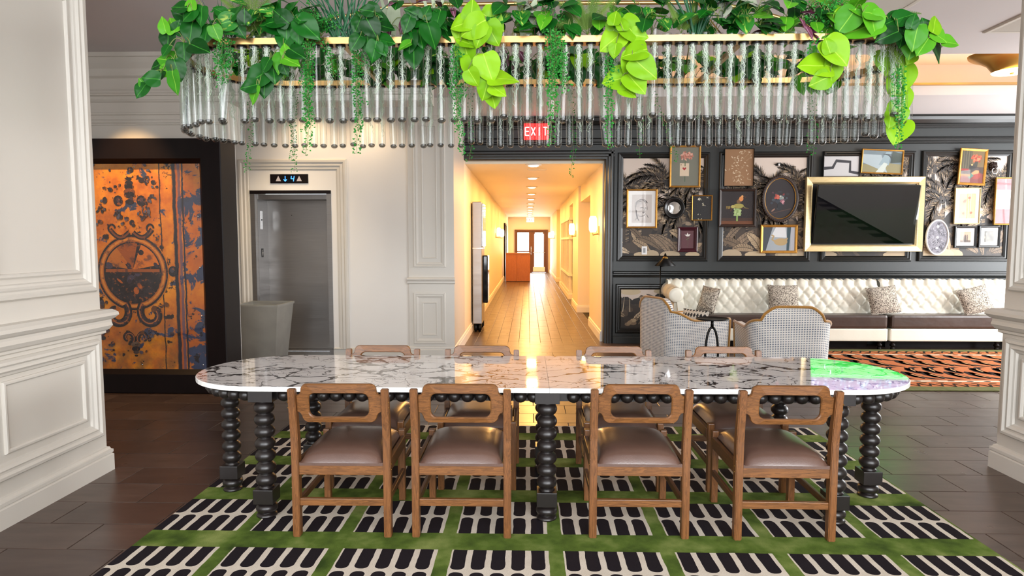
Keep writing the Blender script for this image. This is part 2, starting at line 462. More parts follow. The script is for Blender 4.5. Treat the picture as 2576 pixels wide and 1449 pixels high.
# floor: grout bed, tiles laid in running bond
floor = struct(MB().box(-6.1, 8.8, -3.7, 33, -.06, -.005), 'floor', M_grout)
TL, TW, G = .602, .291, .0035
def tile_mb(mb, x, y, l=TL, w_=TW, z=0.0):
    x0, x1, y0, y1 = x+G/2, x+l-G/2, y+G/2, y+w_-G/2; c = .0025
    vs = [(a, b, -.006) for a, b in ((x0, y0), (x1, y0), (x1, y1), (x0, y1))]+[(a, b, z-.0015) for a, b in ((x0, y0), (x1, y0), (x1, y1), (x0, y1))]+\
         [(a, b, z) for a, b in ((x0+c, y0+c), (x1-c, y0+c), (x1-c, y1-c), (x0+c, y1-c))]
    fs = [(0,1,5,4),(1,2,6,5),(2,3,7,6),(3,0,4,7),(4,5,9,8),(5,6,10,9),(6,7,11,10),(7,4,8,11),(8,9,10,11)]
    return mb.add(vs, fs, False)
tmesh = tile_mb(MB(), 0, 0).mesh('tile', M_tile, recalc=False)
Y0 = 3.087-TW*6
cand = []; rest = MB()
for r in range(-10, 30):
    y = Y0+r*TW
    if y > 9.75: break
    off = (-2.66 if r % 2 else -2.354)
    for c in range(-7, 20):
        x = off+c*TL
        if x < -6 or x+TL > 8.6: continue
        if y > 1.5 and not (-1.95 < x and x+TL < 2.25 and 2.75 < y and y+TW < 5.2):
            # roughly inside the frame and not behind the big frame or piers
            inview = abs((x+.3)/(y+.15)) < .82 and y > 2.3 and not (x < -2.9 and y < 4.2) and not (x > 3.0 and y < 4.2) and not (x < -3.0 and y > 6.4)
            if x > 3.6 and 6.9 < y: inview = False
            if inview: cand.append((y, x)); continue
        tile_mb(rest, x, y)
cand.sort()
for i, (y, x) in enumerate(cand):
    if i < 300: inst('tile', tmesh, floor, (x, y, R.uniform(-.0004, .0003)))
    else: tile_mb(rest, x, y)
r0 = Y0+TW*math.floor((9.75-Y0)/TW)
# corridor planks, laid lengthwise
for r in range(0, 13):
    x = -.98+r*.1685
    for k in range(-1, 26):
        y = 9.6+k*.9+(r % 3)*.3
        tile_mb(rest, x, y, .1685, .9, z=.0006)
rest.build('tile', M_tile, floor, recalc=False)['kind'] = 'stuff'

# ---- ceilings
mb = MB(); mb.box(-6.1, 8.8, 1.7, 6.6, ZC, ZC+.12); mb.box(-6.1, 8.8, 1.6, 1.7, ZC, 5.0); mb.box(-6.1, 8.8, -3.7, 1.7, 5.0, 5.12); mb.box(-6.1, 1.2, 6.6, 9.8, ZC, ZC+.12)  # camera room raised to double height so its windows streak the tubes
mb.box(1.2, 8.8, 8.42, 9.8, ZC, ZC+.1)
mb.box(1.2, 8.8, 6.6, 9.8, 3.95, 4.05)
mb.box(1.1, 1.204, 6.61, 9.79, ZC+.02, 4.0); mb.box(1.11, 8.79, 8.95, 9.05, ZC+.02, 3.97); mb.box(1.11, 8.79, 6.5, 6.604, ZC+.002, 3.97); mb.box(8.4, 8.5, 6.61, 9.78, ZC+.004, 4.0)
mb.box(1.2, 8.4, 8.40, 8.45, ZC-.002, ZC+.14)
ceiling = struct(mb, 'ceiling', M_ceil)
mb = MB(); hmould(mb, 1.2, 8.4, [(0, 3.57), (.03, 3.575), (.03, 3.55), (0, 3.545)], WY(8.40)); struct(mb, 'trim_1', M_gold, ceiling)
led = MB().box(1.3, 8.3, 8.62, 8.66, 3.532, 3.54)
o = led.build('cove_light_strip', emat('warm_led', (1, .6, .2, 1), 5)); tag(o, 'warm LED strip hidden in the ceiling cove above the black wall', 'light strip')
area('cove_light', (4.8, 8.64, 3.55), (PI, 0, 0), 7.0, .04, 10, (1, .52, .14))
# ceiling hatches / seams of the lobby ceiling
# ---- far black panelled wall with the corridor opening
YW = 9.77
mb = MB(); mb.box(1.17, 8.8, YW, YW+.16, 0, ZC); mb.box(-.98, 1.17, YW, YW+.16, 2.80, ZC)
wall_back = struct(mb, 'wall_back', M_dark)
W = WY(YW)
crown = [(0, 3.43), (.13, 3.43), (.13, 3.41), (.115, 3.40), (.10, 3.36), (.065, 3.315), (.035, 3.30), (.035, 3.285), (.02, 3.28), (.02, 3.25), (0, 3.245)]
frieze = [(0, 3.125), (.02, 3.12), (.035, 3.10), (.035, 3.085), (.05, 3.08), (.05, 3.06), (.02, 3.05), (.02, 3.03), (0, 3.02)]
mb = MB(); hmould(mb, -.98, 8.5, crown, W); struct(mb, 'crown_moulding', M_dark2, wall_back)
mb = MB(); hmould(mb, -.98, 8.5, frieze, W); struct(mb, 'frieze_moulding', M_dark2, wall_back)
rail = [(0, 1.115), (.03, 1.112), (.045, 1.10), (.045, 1.085), (.02, 1.07), (.02, 1.055), (.035, 1.045), (.03, 1.025), (0, 1.015)]
mb = MB(); hmould(mb, 1.31, 8.5, rail, W); struct(mb, 'chair_rail', M_dark2, wall_back)
mb = MB(); hmould(mb, 1.31, 8.5, [(0, .11), (.012, .105), (.018, .09), (.018, 0), (0, 0)], W); struct(mb, 'baseboard_back', M_dark, wall_back)
pan = [(0, 0), (0, .025), (.012, .04), (.03, .042), (.045, .028), (.06, .03), (.075, .018), (.085, .012), (.085, .003)]
PANELS = [(1.355, 2.735, 1.262, 2.9), (2.875, 4.27, 1.262, 2.905), (4.42, 5.78, 1.262, 2.91), (5.875, 7.22, 1.265, 2.915)]
for (a, b, c, d) in PANELS:
    mb = MB(); mb.rframe(a, b, c, d, pan, W); struct(mb, 'panel_moulding', M_dark2, wall_back)
LOWP = [(1.345, 2.735, .155, .915), (2.875, 4.27, .155, .915), (4.42, 5.78, .155, .915), (5.875, 7.22, .155, .915)]
for (a, b, c, d) in LOWP[:1]+LOWP[1:]:
    mb = MB(); mb.rframe(a, b, c, d, pan, W); struct(mb, 'panel_moulding', M_dark2, wall_back)
# casing of the corridor opening
cas = [(0, 0), (0, .02), (.02, .045), (.05, .045), (.06, .03), (.09, .03), (.10, .016), (.125, .012), (.135, 0)]
def casing(mb, x, sgn, z0, z1):
    n = len(cas); vs = []
    for z in (z0, z1): vs += [(x+sgn*(.135-ins), YW-h, z) for ins, h in cas]
    mb.add(vs, [(i, i+1, n+i+1, n+i) for i in range(n-1)]+[list(range(n)), list(range(n, 2*n))[::-1]], False)
mb = MB(); casing(mb, 1.17, 1, 0, 2.935); hmould(mb, -.98, 1.305, [(h, 2.935-ins) for ins, h in cas], W)
struct(mb, 'door_casing', M_dark2, wall_back)

# ---- jungle wallpaper inside the panels
def wallpaper(a, b, c, d, seed, name='wallpaper'):
    rr = random.Random(seed); a += .08; b -= .08; c += .08; d -= .08
    P = Print(W, .002, .000005); w_ = b-a; h_ = d-c
    P.rect(a, b, c, d, '#cfc0b4'); P.box = (a, b, c, d)
    dk = ['#2b2521', '#352c26', '#211d1b', '#3f342b']; tan = ['#9a8468', '#84705a', '#b09a7b', '#6d5b47', '#c2ae92']
    # dark undergrowth
    top = c+h_*(.42 if h_ > 1 else .75)
    for k in range(9):
        x = a-.1+w_*1.15*k/8; P.oval(x, c+.1, w_*.16, (top-c)*rr.uniform(.65, 1.05), rr.choice(dk), 18)
    for k in range(60):
        P.oval(a+w_*rr.random(), c+(top-c)*rr.random(), rr.uniform(.04, .13), rr.uniform(.02, .07), rr.choice(dk+['#4d4034']), 9, rot=rr.uniform(-1, 1))
    def frond(x, y, ang, L, droop, cols, n=26, lw=.11):
        px, py = x, y; aa = ang; pts = []
        for i in range(n): pts.append((px, py, aa)); px += math.cos(aa)*L/n; py += math.sin(aa)*L/n; aa += droop/n*(1 if math.cos(ang) < 0 else -1)
        P.line([(p[0], p[1]) for p in pts], .009, rr.choice(dk)); P.h += P.dh
        for i, (qx, qy, qa) in enumerate(pts[1:]):
            t = i/n; l = L*lw*3.0*math.sin(PI*min(1, .15+t*.85))**.6*(1-.4*t)
            for s_ in (1, -1):
                for z in (0, 1):
                    q = qa+s_*(.95-.5*t)+rr.uniform(-.12, .12); ll = l*rr.uniform(.7, 1.1); wd = L*.013
                    ex, ey = qx+math.cos(q)*ll, qy+math.sin(q)*ll-ll*.22
                    nx, ny = -math.sin(q)*wd, math.cos(q)*wd
                    P.poly([(qx+nx, qy+ny), (ex, ey), (qx-nx, qy-ny)], jit(rr.choice(cols), .15, rr), False)
                    qx += math.cos(qa)*L/n*.5; qy += math.sin(qa)*L/n*.5
    def palm(x, y, L, base):
        P.line([(x+.02, base), (x+.01*rr.uniform(-3, 3), (y+base)/2), (x, y)], .05, '#2b2420')
        for k in range(40): yy = base+(y-base)*rr.random(); P.poly([(x-.03, yy), (x+.02, yy+.012), (x+.02, yy+.018), (x-.03, yy+.006)], rr.choice(tan), False)
        K = 17
        for k in range(K):
            ang = -.5+(PI+1.0)*k/(K-1)+rr.uniform(-.1, .1)
            frond(x, y, ang, L*rr.uniform(.7, 1.05), rr.uniform(.9, 1.6), dk+['#4a3d31', '#63523f']+(tan[:4] if k % 3 else dk), lw=.085)
        for k in range(7): P.oval(x+rr.uniform(-.05, .05), y+rr.uniform(-.06, .03), .02, .028, rr.choice(dk), 8)
    def banana(x, y, ang, L, wd, col):
        n = 10; up = []; dn = []
        cx, cy, aa = x, y, ang; mid = []
        for i in range(n+1):
            t = i/n; ww = wd*math.sin(PI*min(1, t*.93+.07))**.7*(1+rr.uniform(-.12, .12))
            mid.append((cx, cy)); up.append((cx-math.sin(aa)*ww, cy+math.cos(aa)*ww)); dn.append((cx+math.sin(aa)*ww, cy-math.cos(aa)*ww))
            cx += math.cos(aa)*L/n; cy += math.sin(aa)*L/n; aa += (-.08 if math.cos(ang) > 0 else .08)
        o = .006
        for i in range(n): P.poly([mid[i], mid[i+1], up[i+1], up[i]], jit(col, .12, rr), False); P.poly([mid[i], mid[i+1], dn[i+1], dn[i]], jit(col, .12, rr), False)
        P.h += P.dh
        for i in range(0, n):
            for q in (.0, .5):
                m = (mid[i][0]*(1-q)+mid[i+1][0]*q, mid[i][1]*(1-q)+mid[i+1][1]*q)
                for E_ in (up, dn):
                    e = (E_[i+1][0]*.9+m[0]*.1, E_[i+1][1]*.9+m[1]*.1); P.poly([m, e, (e[0]+.003, e[1]+.003), (m[0]+.003, m[1]+.003)], '#3a2f27', False)
        P.line(mid, .007, '#2a221d'); P.line(up, .004, '#2a221d'); P.line(dn, .004, '#2a221d')
    if h_ > 1:
        for k in range(46): P.oval(a+w_*rr.random(), c+h_*rr.uniform(.3, .75), rr.uniform(.02, .1), rr.uniform(.01, .035), rr.choice(['#8d7a64', '#6b5b49', '#a08d76', '#4e4236']), 9, rot=rr.uniform(-.8, .8))
        for k in range(5): palm(a+w_*(.04+.23*k+rr.uniform(-.05, .05)), c+h_*rr.uniform(.45, .6) if k % 2 else c+h_*rr.uniform(.66, .93), rr.uniform(.46, .66), c+.2)
        for k in range(5): frond(a+w_*rr.random(), c+h_*rr.uniform(.3, .45), rr.uniform(.6, 2.5), rr.uniform(.25, .4), 1.0, tan, 18)
        for k in range(13):
            x = a+w_*(k+.5)/13; banana(x+rr.uniform(-.05, .05), c+rr.uniform(0, .22), rr.uniform(.35, 2.8), rr.uniform(.28, .55), rr.uniform(.04, .075), rr.choice(tan))
        for k in range(6):
            P.oval(a+w_*rr.random(), c+.02, rr.uniform(.08, .18), rr.uniform(.04, .09), rr.choice(['#b7a384', '#a8967b']), 14)
    else:
        for k in range(14):
            banana(a+w_*(.08+.065*k)+rr.uniform(-.04, .04), c+rr.uniform(.05, .3), rr.uniform(.5, 2.6), rr.uniform(.2, .42), rr.uniform(.02, .05), rr.choice(tan))
        for k in range(14):
            x = a+w_*rr.random(); P.line([(x, c+.25), (x+rr.uniform(-.06, .06), c+.55)], .012, '#c9b898', True)
        for k in range(12): P.oval(a+w_*rr.random(), c+.06+.1*rr.random(), .05, .03, rr.choice(tan), 8, rot=rr.random())
        P.oval(a+.15, d-.04, .16, .05, '#c4b292', 16); P.oval(a+.7, d-.03, .2, .05, '#b4a283', 16)
    o = P.build(name, M_print, wall_back)
    return o
for i, p in enumerate(PANELS+LOWP): wallpaper(*p, seed=11+i)

# ---- corridor
XL, XR, ZH = -.975, 1.15, 2.76
mb = MB(); mb.box(XL-.15, XL, YW, 32.1, 0, ZH+.1)
wall_corridor_left = struct(mb, 'wall_corridor_left', M_hall)
mb = MB()
mb.box(XR, XR+.5, YW+.16, 11.86, 0, ZH); mb.box(XR+.36, XR+.5, 11.86, 14.0, 0, ZH); mb.box(XR, XR+.5, 11.86, 14.0, 2.42, ZH)
mb.box(XR-.05, XR+.5, 14.0, 15.7, 0, ZH); mb.box(XR+.25, XR+.5, 15.7, 17.2, 0, ZH); mb.box(XR-.05, XR+.5, 15.7, 17.2, 2.5, ZH)
mb.box(XR-.03, XR+.5, 17.2, 21.4, 2.2, ZH); mb.box(XR-.03, XR+.5, 17.2, 21.4, 0, .16); mb.box(XR+.1, XR+.5, 17.2, 21.4, .16, 2.2)
mb.box(XR-.03, XR+.5, 21.4, 22.3, 0, ZH); mb.box(XR+.25, XR+.5, 22.3, 24.5, 0, ZH); mb.box(XR-.05, XR+.5, 24.5, 32.1, 0, ZH)
wall_corridor_right = struct(mb, 'wall_corridor_right', M_hall)
struct(MB().box(XL-.15, XR+.5, YW+.16, 32.1, ZH, ZH+.1), 'ceiling_corridor', M_hall)
struct(MB().box(XL-.15, -.66, 31.9, 32.1, 0, ZH).box(1.0, XR+.3, 31.9, 32.1, 0, ZH).box(-.66, 1.0, 31.9, 32.1, 2.14, ZH), 'wall_corridor_end', M_hall)
bbp = [(0, .165), (.012, .16), (.016, .145), (.016, .13), (.022, .12), (.022, 0), (0, 0)]
mb = MB(); hmould(mb, 8.4, 31.9, bbp, WXp(XL)); struct(mb, 'baseboard_left', M_white2, wall_corridor_left)
for a, b, xx in ((9.93, 11.86, XR), (14.0, 15.7, XR-.05), (17.2, 22.3, XR-.03), (24.5, 31.9, XR-.05), (11.86, 14.0, XR+.36), (15.7, 17.2, XR+.25), (22.3, 24.5, XR+.25)):
    mb = MB(); hmould(mb, a-.02, b, bbp, WXm(xx)); struct(mb, 'baseboard_right', M_white2, wall_corridor_right)
for yy, x0, x1 in ((14.0, XR-.07, XR+.36), (17.2, XR-.05, XR+.25), (24.5, XR-.07, XR+.25)):
    mb = MB(); hmould(mb, x0, x1, bbp, WY(yy)); struct(mb, 'baseboard_right', M_white2, wall_corridor_right)
# recessed side door of the corridor
mb = MB(); mb.box(XR+.3, XR+.36, 12.45, 13.7, .0, 2.1); o = struct(mb, 'door_2', M_hall)
mb = MB(); mb.rframe(12.4, 13.75, -.1, 2.15, [(0, 0), (0, .08), (.06, .08), (.06, 0)], WXm(XR+.36)); struct(mb, 'door_frame', M_white2, o)
mb = MB().lathe([(0, 0), (.012, 0), (.012, .05), (.026, .06), (.026, .08), (0, .085)], n=12, M=Matrix.Translation((XR+.3, 12.6, 1.0)) @ Matrix.Rotation(-PI/2, 4, 'Y')); struct(mb, 'door_handle', M_chrome, o)
# door at the left far end
mb = MB(); mb.box(XL, XL+.03, 25.9, 27.3, 0, 2.2); o = struct(mb, 'door_3', M_brown)
mb = MB(); mb.rframe(25.8, 27.4, -.1, 2.3, [(0, 0), (0, .06), (.08, .06), (.08, 0)], WXp(XL)); struct(mb, 'door_frame', M_dwood, o)
# interior gridded window
M_glow = emat('daylit_glass', (1, .97, .9, 1), 2.6)
mb = MB()
for k in range(9): y = 17.25+k*.51; mb.box(XR-.04, XR+.04, y, y+.07, .16, 2.2)
for z in (.16, .62, 1.62, 2.14): mb.box(XR-.05, XR+.05, 17.2, 21.4, z, z+.06)
o = struct(mb, 'window_1', M_white2)
struct(MB().box(XR+.05, XR+.06, 17.2, 21.4, .16, 2.2), 'window_pane', M_screen, o)
# glazed doors at the end
mb = MB()
mb.rframe(-.66, 1.0, -.1, 2.14, [(0, 0), (0, .1), (.09, .1), (.09, 0)], WY(31.9)); mb.box(.10, .2, 31.85, 31.95, 0, 2.06)
mb.rframe(-.57, .1, .02, 2.05, [(0, 0), (0, .05), (.05, .05), (.05, 0)], WY(31.9)); mb.rframe(.2, .91, .02, 2.05, [(0, 0), (0, .05), (.12, .05), (.12, 0)], WY(31.9))
mb.box(-.57, .1, 31.86, 31.9, 1.02, 1.08)
door1 = struct(mb, 'door_1', M_brown)
struct(MB().box(-.57, .91, 31.93, 31.94, .1, 2.06), 'glass_pane', emat('bright_daylight_glass', (.95, .98, 1, 1), 3.5), door1)
struct(MB().box(.26, .85, 31.84, 31.86, .05, .28), 'kick_plate', M_white2, door1)
struct(MB().tube([(.25, 31.8, 1.0), (.86, 31.8, 1.0)], .018).box(.26, .29, 31.8, 31.86, .98, 1.02).box(.82, .85, 31.8, 31.86, .98, 1.02), 'push_bar', M_chrome, door1)
struct(MB().tube([(.16, 31.8, .9), (.16, 31.8, 1.3)], .015), 'door_handle', M_chrome, door1)
struct(MB().box(.35, .75, 31.78, 31.85, 1.93, 2.0), 'door_closer', M_chrome, door1)
area('end_door_daylight', (.15, 31.7, 1.1), (-PI/2, 0, 0), 1.4, 1.9, 28, (1, .97, .92))

# ---- elevator wall
YE = 8.5
mb = MB(); mb.box(-6, -3.72, YE, YE+.5, 0, ZC); mb.box(-2.63, -1.574, YE, YE+.5, 0, ZC); mb.box(-3.72, -2.63, YE, YE+.5, 2.245, ZC)
wall_elev = struct(mb, 'wall_elevator', M_white2)
WE = WY(YE)
sur = [(0, 0), (0, .022), (.015, .034), (.04, .034), (.055, .02), (.085, .024), (.1, .012), (.13, .012), (.135, .003), (.15, 0)]
mb = MB(); mb.rframe(-3.87, -2.41, -.3, 2.655, sur, WE)
for i, p in enumerate(mb.v):
    if p[2] < 0: mb.v[i] = (p[0], p[1], 0.11)
struct(mb, 'panel_moulding', M_white, wall_elev)
mb = MB(); hmould(mb, -6, -3.72, [(0, .125), (.015, .12), (.02, .1), (.02, 0), (0, 0)], WE); hmould(mb, -2.63, -1.574, [(0, .125), (.015, .12), (.02, .1), (.02, 0), (0, 0)], WE); struct(mb, 'baseboard_elevator', M_white, wall_elev)
# elevator
el = empty('elevator_door', (-3.17, 8.87, 0), 0, 'brushed stainless steel elevator door in a recessed steel frame', 'elevator')
def el_part(mb, name, m, p=el):
    mb.v = [(x+3.17, y-8.87, z) for x, y, z in mb.v]; return mb.build(name, m, p)
mb = MB(); mb.box(-3.64, -2.69, 8.86, 8.89, .015, 2.13)
dr = el_part(mb, 'door_panel', M_steel)
mb = MB().lathe([(0, 0), (.006, 0), (.006, .004), (0, .004)], n=10, M=Matrix.Translation((-3.3, 8.858, 1.93)) @ Matrix.Rotation(PI/2, 4, 'X')); o = mb.build('key_hole', M_black, dr); o.location = (3.17, -8.87, 0)
el_part(MB().box(-3.72, -3.66, 8.49, 8.53, 0, 2.2).box(-3.72, -3.64, 8.53, 8.92, 0, 2.2), 'jamb', M_steel)
el_part(MB().box(-2.69, -2.63, 8.49, 8.92, 0, 2.2), 'jamb', M_steel)
el_part(MB().box(-3.64, -2.69, 8.55, 8.92, 2.13, 2.2), 'head', M_steel)
el_part(MB().box(-3.72, -2.63, 8.48, 8.52, 2.2, 2.245), 'header_strip', M_dwood)
el_part(MB().box(-3.72, -2.63, 8.5, 8.9, .0, .012), 'sill', M_chrome)
kp = el_part(MB().box(-3.641, -3.636, 8.62, 8.68, 1.73, 1.98), 'key_switch_plate', M_chrome)
o = MB().box(-3.636, -3.63, 8.643, 8.657, 1.85, 1.87).build('key_lock', M_black, kp); o.location = (3.17, -8.87, 0)
sg = el_part(MB().box(-3.641, -3.636, 8.62, 8.68, 1.35, 1.47), 'floor_sign', M_black)
P = Print(WXp(-3.635), .0005); P.oval(8.65, 1.435, .008, .01, '#d8d8d8', 10); P.poly([(8.635, 1.42), (8.665, 1.42), (8.66, 1.395), (8.655, 1.37), (8.645, 1.37), (8.64, 1.395)], '#d8d8d8'); o = P.build('pictogram', M_print, sg); o.location = (3.17, -8.87, 0)
# floor indicator over the door
ind = empty('floor_indicator', (-3.185, 8.5, 2.4), 0, 'black floor indicator above the elevator reading down arrow and 4 in blue', 'display')
def ip(mb, name, m): return mb.build(name, m, ind)
ip(MB().bbox(-.255, .255, -.015, 0, -.06, .06, .003), 'plate', M_dwood)
tri = mat('frosted_triangle', '#b9b0b2', .4)
for s_ in (-1, 1):
    x = s_*.14-.003; mb = MB(); mb.prism([(x-.035, -.033), (x+.035, -.033), (x, .036)], -.02, -.015); ip(mb, 'call_triangle', tri)
mb = MB().box(-.085, .07, -.018, -.014, -.05, .05); ip(mb, 'display_window', M_screen)
blue = emat('blue_display', (.04, .2, 1, 1), 4)
mb = MB()
def seg(a, b, t=.004): 
    d = Vector((b[0]-a[0], b[1]-a[1])).normalized(); n_ = Vector((-d.y, d.x))*t
    mb.prism([(a[0]+n_.x, a[1]+n_.y), (b[0]+n_.x, b[1]+n_.y), (b[0]-n_.x, b[1]-n_.y), (a[0]-n_.x, a[1]-n_.y)], -.021, -.017)
seg((-.05, .033), (-.05, -.033)); seg((-.05, -.035), (-.07, -.01)); seg((-.05, -.035), (-.03, -.01)); ip(mb, 'down_arrow', blue)
mb = MB(); seg((.035, .033), (.028, -.002)); seg((.028, -.002), (.066, -.002)); seg((.072, .033), (.06, -.035)); ip(mb, 'digit', blue)
# ---- pilaster beside the corridor
mb = MB(); mb.box(-1.58, XL, 8.4, YW, 0, ZC); pil = struct(mb, 'wall_pilaster', M_white)
WP = WY(8.4); inner = [(0, 0), (0, .01), (.006, .014), (.016, .014), (.02, .006), (.03, .01), (.042, .004), (.05, 0)]; bead = [(0, 0), (0, .008), (.007, .011), (.015, .008), (.018, 0)]
for (a, b, c, d) in ((-1.515, -1.085, 1.225, 3.2), (-1.52, -1.09, .2, .885)):
    mb = MB(); mb.rframe(a, b, c, d, [(i*1.4, h*1.2) for i, h in inner], WP); struct(mb, 'panel_moulding', M_white, pil)
    mb = MB(); mb.rframe(a+.115, b-.115, c+.115, d-.125, bead, WP); struct(mb, 'panel_moulding', M_white, pil)
mb = MB(); hmould(mb, -1.60, -.965, [(0, 1.09), (.035, 1.085), (.045, 1.07), (.04, 1.05), (.02, 1.04), (.02, 1.015), (.01, 1.005), (0, 1.0)], WP); struct(mb, 'chair_rail', M_white, pil)
mb = MB(); hmould(mb, -1.6, -.96, bbp, WP); struct(mb, 'baseboard_pilaster', M_white, pil)

# ---- dropped beam and cornice in front of the lift lobby, wall over the artwork
YB = 6.45
mb = MB(); mb.box(-6.1, -.98, YB, YB+.28, 2.965, ZC); mb.box(-6.1, -3.03, YB, YB+.28, 2.6, 2.965); wall_b = struct(mb, 'wall_beam', M_white)
WBm = WY(YB)
mould = [[(0, 3.43), (.13, 3.43), (.13, 3.39), (.115, 3.385), (.085, 3.34), (.045, 3.29), (.03, 3.25), (.03, 3.225), (.015, 3.215), (0, 3.205)],
         [(0, 3.10), (.02, 3.095), (.03, 3.075), (.03, 3.06), (.02, 3.05), (.02, 3.035), (0, 3.03)], [(0, 2.995), (.012, 2.99), (.015, 2.975), (0, 2.965)]]
mould2 = [[(0, 2.87), (.012, 2.865), (.012, 2.845), (0, 2.84)], [(0, 2.80), (.015, 2.795), (.02, 2.78), (.02, 2.765), (.01, 2.755), (.01, 2.745), (0, 2.74)]]
for i, m_ in enumerate(mould): mb = MB(); hmould(mb, -6.1, -.98, m_, WBm); struct(mb, 'cornice_moulding', M_white, wall_b)
for i, m_ in enumerate(mould2): mb = MB(); hmould(mb, -6.1, -3.03, m_, WBm); struct(mb, 'cornice_moulding', M_white, wall_b)
spot('lift_lobby_light', (-2.9, 8.1, 3.3), (-2.9, 8.5, 2.2), 20, (1, .72, .42), 2.2, 1.0, .05)
spot('lift_lobby_light', (-2.1, 8.1, 3.3), (-2.1, 8.5, 2.2), 18, (1, .72, .42), 2.2, 1.0, .05)
spot('lift_lobby_light', (-3.2, 7.6, 3.35), (-3.2, 8.0, 0.5), 110, (1, .78, .5), 1.6, 1.0, .05)  # added lamp, brightens the lobby mirrored in the elevator door

# ---- big white piers left and right of the camera room
rail_w = [(0, 1.115), (.05, 1.11), (.075, 1.09), (.078, 1.07), (.06, 1.05), (.045, 1.04), (.045, 1.025), (.05, 1.0), (.035, .975), (.02, .965), (.02, .95), (0, .94)]
base_w = [(0, .17), (.012, .165), (.018, .15), (.028, .145), (.028, .125), (.02, .12), (.03, .11), (.03, 0), (0, 0)]
big = [(0, 0), (0, .014), (.012, .034), (.028, .036), (.04, .024), (.052, .024), (.062, .03), (.075, .016), (.088, .012), (.095, 0)]
bd = [(0, 0), (0, .01), (.008, .016), (.018, .016), (.026, .008), (.028, 0)]
def pier(name, x0, x1, y0, y1, Wf, ypan, ywin, fx, sgn):
    mb = MB(); mb.box(x0, x1, y0, y1, 0, ZC); p = struct(mb, name, M_white)
    a0, a1 = ypan; b0, b1 = ywin
    for (c, d, e, f) in ((1.235, 3.2, 1.36, 3.08), (.258, .92, .395, .80)):
        mb = MB(); mb.rframe(a0, a1, c, d, big, Wf); struct(mb, 'panel_moulding', M_white, p)
        mb = MB(); mb.rframe(b0, b1, e, f, bd, Wf); struct(mb, 'panel_moulding', M_white, p)
        # the far-side face
    for prof, nm in ((rail_w, 'chair_rail'), (base_w, 'baseboard')):
        n = len(prof); vs = []
        # wraps the two front corners of the face
        for (yy, dy) in ((y0, -1), (y1, 1)):
            vs += [(fx+sgn*h, yy+dy*h, v) for h, v in prof]
        mb = MB(); mb.add(vs, [(i, (i+1) % n, n+(i+1) % n, n+i) for i in range(n)], False)
        bk = x0 if sgn > 0 else x1
        for (yy, dy) in ((y1, 1), (y0, -1)):
            vs = [(fx+sgn*h, yy+dy*h, v) for h, v in prof]+[(bk, yy+dy*h, v) for h, v in prof]
            mb.add(vs, [(i, (i+1) % n, n+(i+1) % n, n+i) for i in range(n)], False)
        struct(mb, nm, M_white, p)
    return p
pier('wall_left', -4.3, -2.88, 1.7, 4.192, WXp(-2.88), (3.1, 4.14), (3.355, 4.01), -2.88, 1)
pier('wall_right', 3.25, 4.6, 1.7, 4.40, WXm(3.25), (3.2, 4.345), (3.45, 4.21), 3.25, -1)

# ---- outer walls with the windows that light the rooms (behind and beside the view)
mb = MB()
xs = [-6.1, -5.2, -3.0, -2.5, -.3, .3, 2.5, 3.0, 5.2, 8.8]
for i in range(0, len(xs), 2): mb.box(xs[i], xs[i+1], -3.7, -3.5, 0, 5.0)
mb.box(-6.1, 8.8, -3.7, -3.5, 4.7, 5.0); mb.box(-6.1, 8.8, -3.7, -3.5, 0, .55)
struct(mb, 'wall_front', M_white)
for k, x in enumerate((-4.1, -1.4, 1.4, 4.1)):
    mb = MB(); mb.rframe(x-1.1, x+1.1, .55, 4.7, [(0, 0), (0, .06), (.07, .06), (.07, 0)], lambda u, v, h: Vector((u, -3.5+h, v)))
    mb.box(x-.025, x+.025, -3.5, -3.46, .6, 4.65); mb.box(x-1.05, x+1.05, -3.5, -3.46, 1.5, 1.55); mb.box(x-1.05, x+1.05, -3.5, -3.46, 2.6, 2.65); mb.box(x-1.05, x+1.05, -3.5, -3.46, 3.6, 3.65)
    struct(mb, 'window_%d' % (k+2), M_black)
mb = MB(); mb.box(-6.1, -6.0, -3.7, 9.9, 0, ZC+.1); mb.box(-6.1, -6.0, -3.7, 1.7, ZC, 5.0); struct(mb, 'wall_lobby_left', M_white)
mb = MB()
for a, b in ((-3.7, 4.9), (6.9, 7.2), (9.2, 9.9)): mb.box(8.6, 8.8, a, b, 0, ZC+.6)
mb.box(8.6, 8.8, -3.7, 1.7, ZC+.6, 5.0); mb.box(8.6, 8.8, 4.9, 9.2, 0, .5); mb.box(8.6, 8.8, 4.9, 9.2, 3.0, ZC+.6); struct(mb, 'wall_lobby_right', M_white)
# ================================================================== THE LARGE THINGS
# ---- big artwork of a rusted door in a deep dark frame
art = empty('framed_artwork', (-4.15, 6.4, 0), 0, 'huge photograph of a rusty orange door with scrolled ironwork in a deep dark wood frame', 'artwork')
ao = Vector((4.15, -6.4, 0))
def ap(mb, name, m, p=art):
    mb.v = [tuple(Vector(q)+ao) for q in mb.v]; return mb.build(name, m, p)
mb = MB(); mb.rframe(-5.2, -3.08, .0, 2.598, [(0, -.30), (0, .02), (.008, .03), (.2, .03), (.245, -.03), (.245, -.06)], WY(6.4))
ap(mb, 'frame', M_dwood)
mb = MB(); mb.box(-5.15, -3.1, 6.46, 6.69, .03, 2.57); ap(mb, 'backing', M_dwood)
mb = MB(); mb.box(-5.2, -3.09, 6.692, 6.73, .0, 2.6); ap(mb, 'added_reflector', M_white2)  # unseen white panel, added so the elevator door mirrors something pale
mb = MB(); mb.rframe(-5.21, -3.06, -.0, .12, [(0, -.3), (0, .045), (.01, .05), (.05, .05)], WY(6.4)); 
WA = lambda u, v, h: Vector((u, .035-h, v))
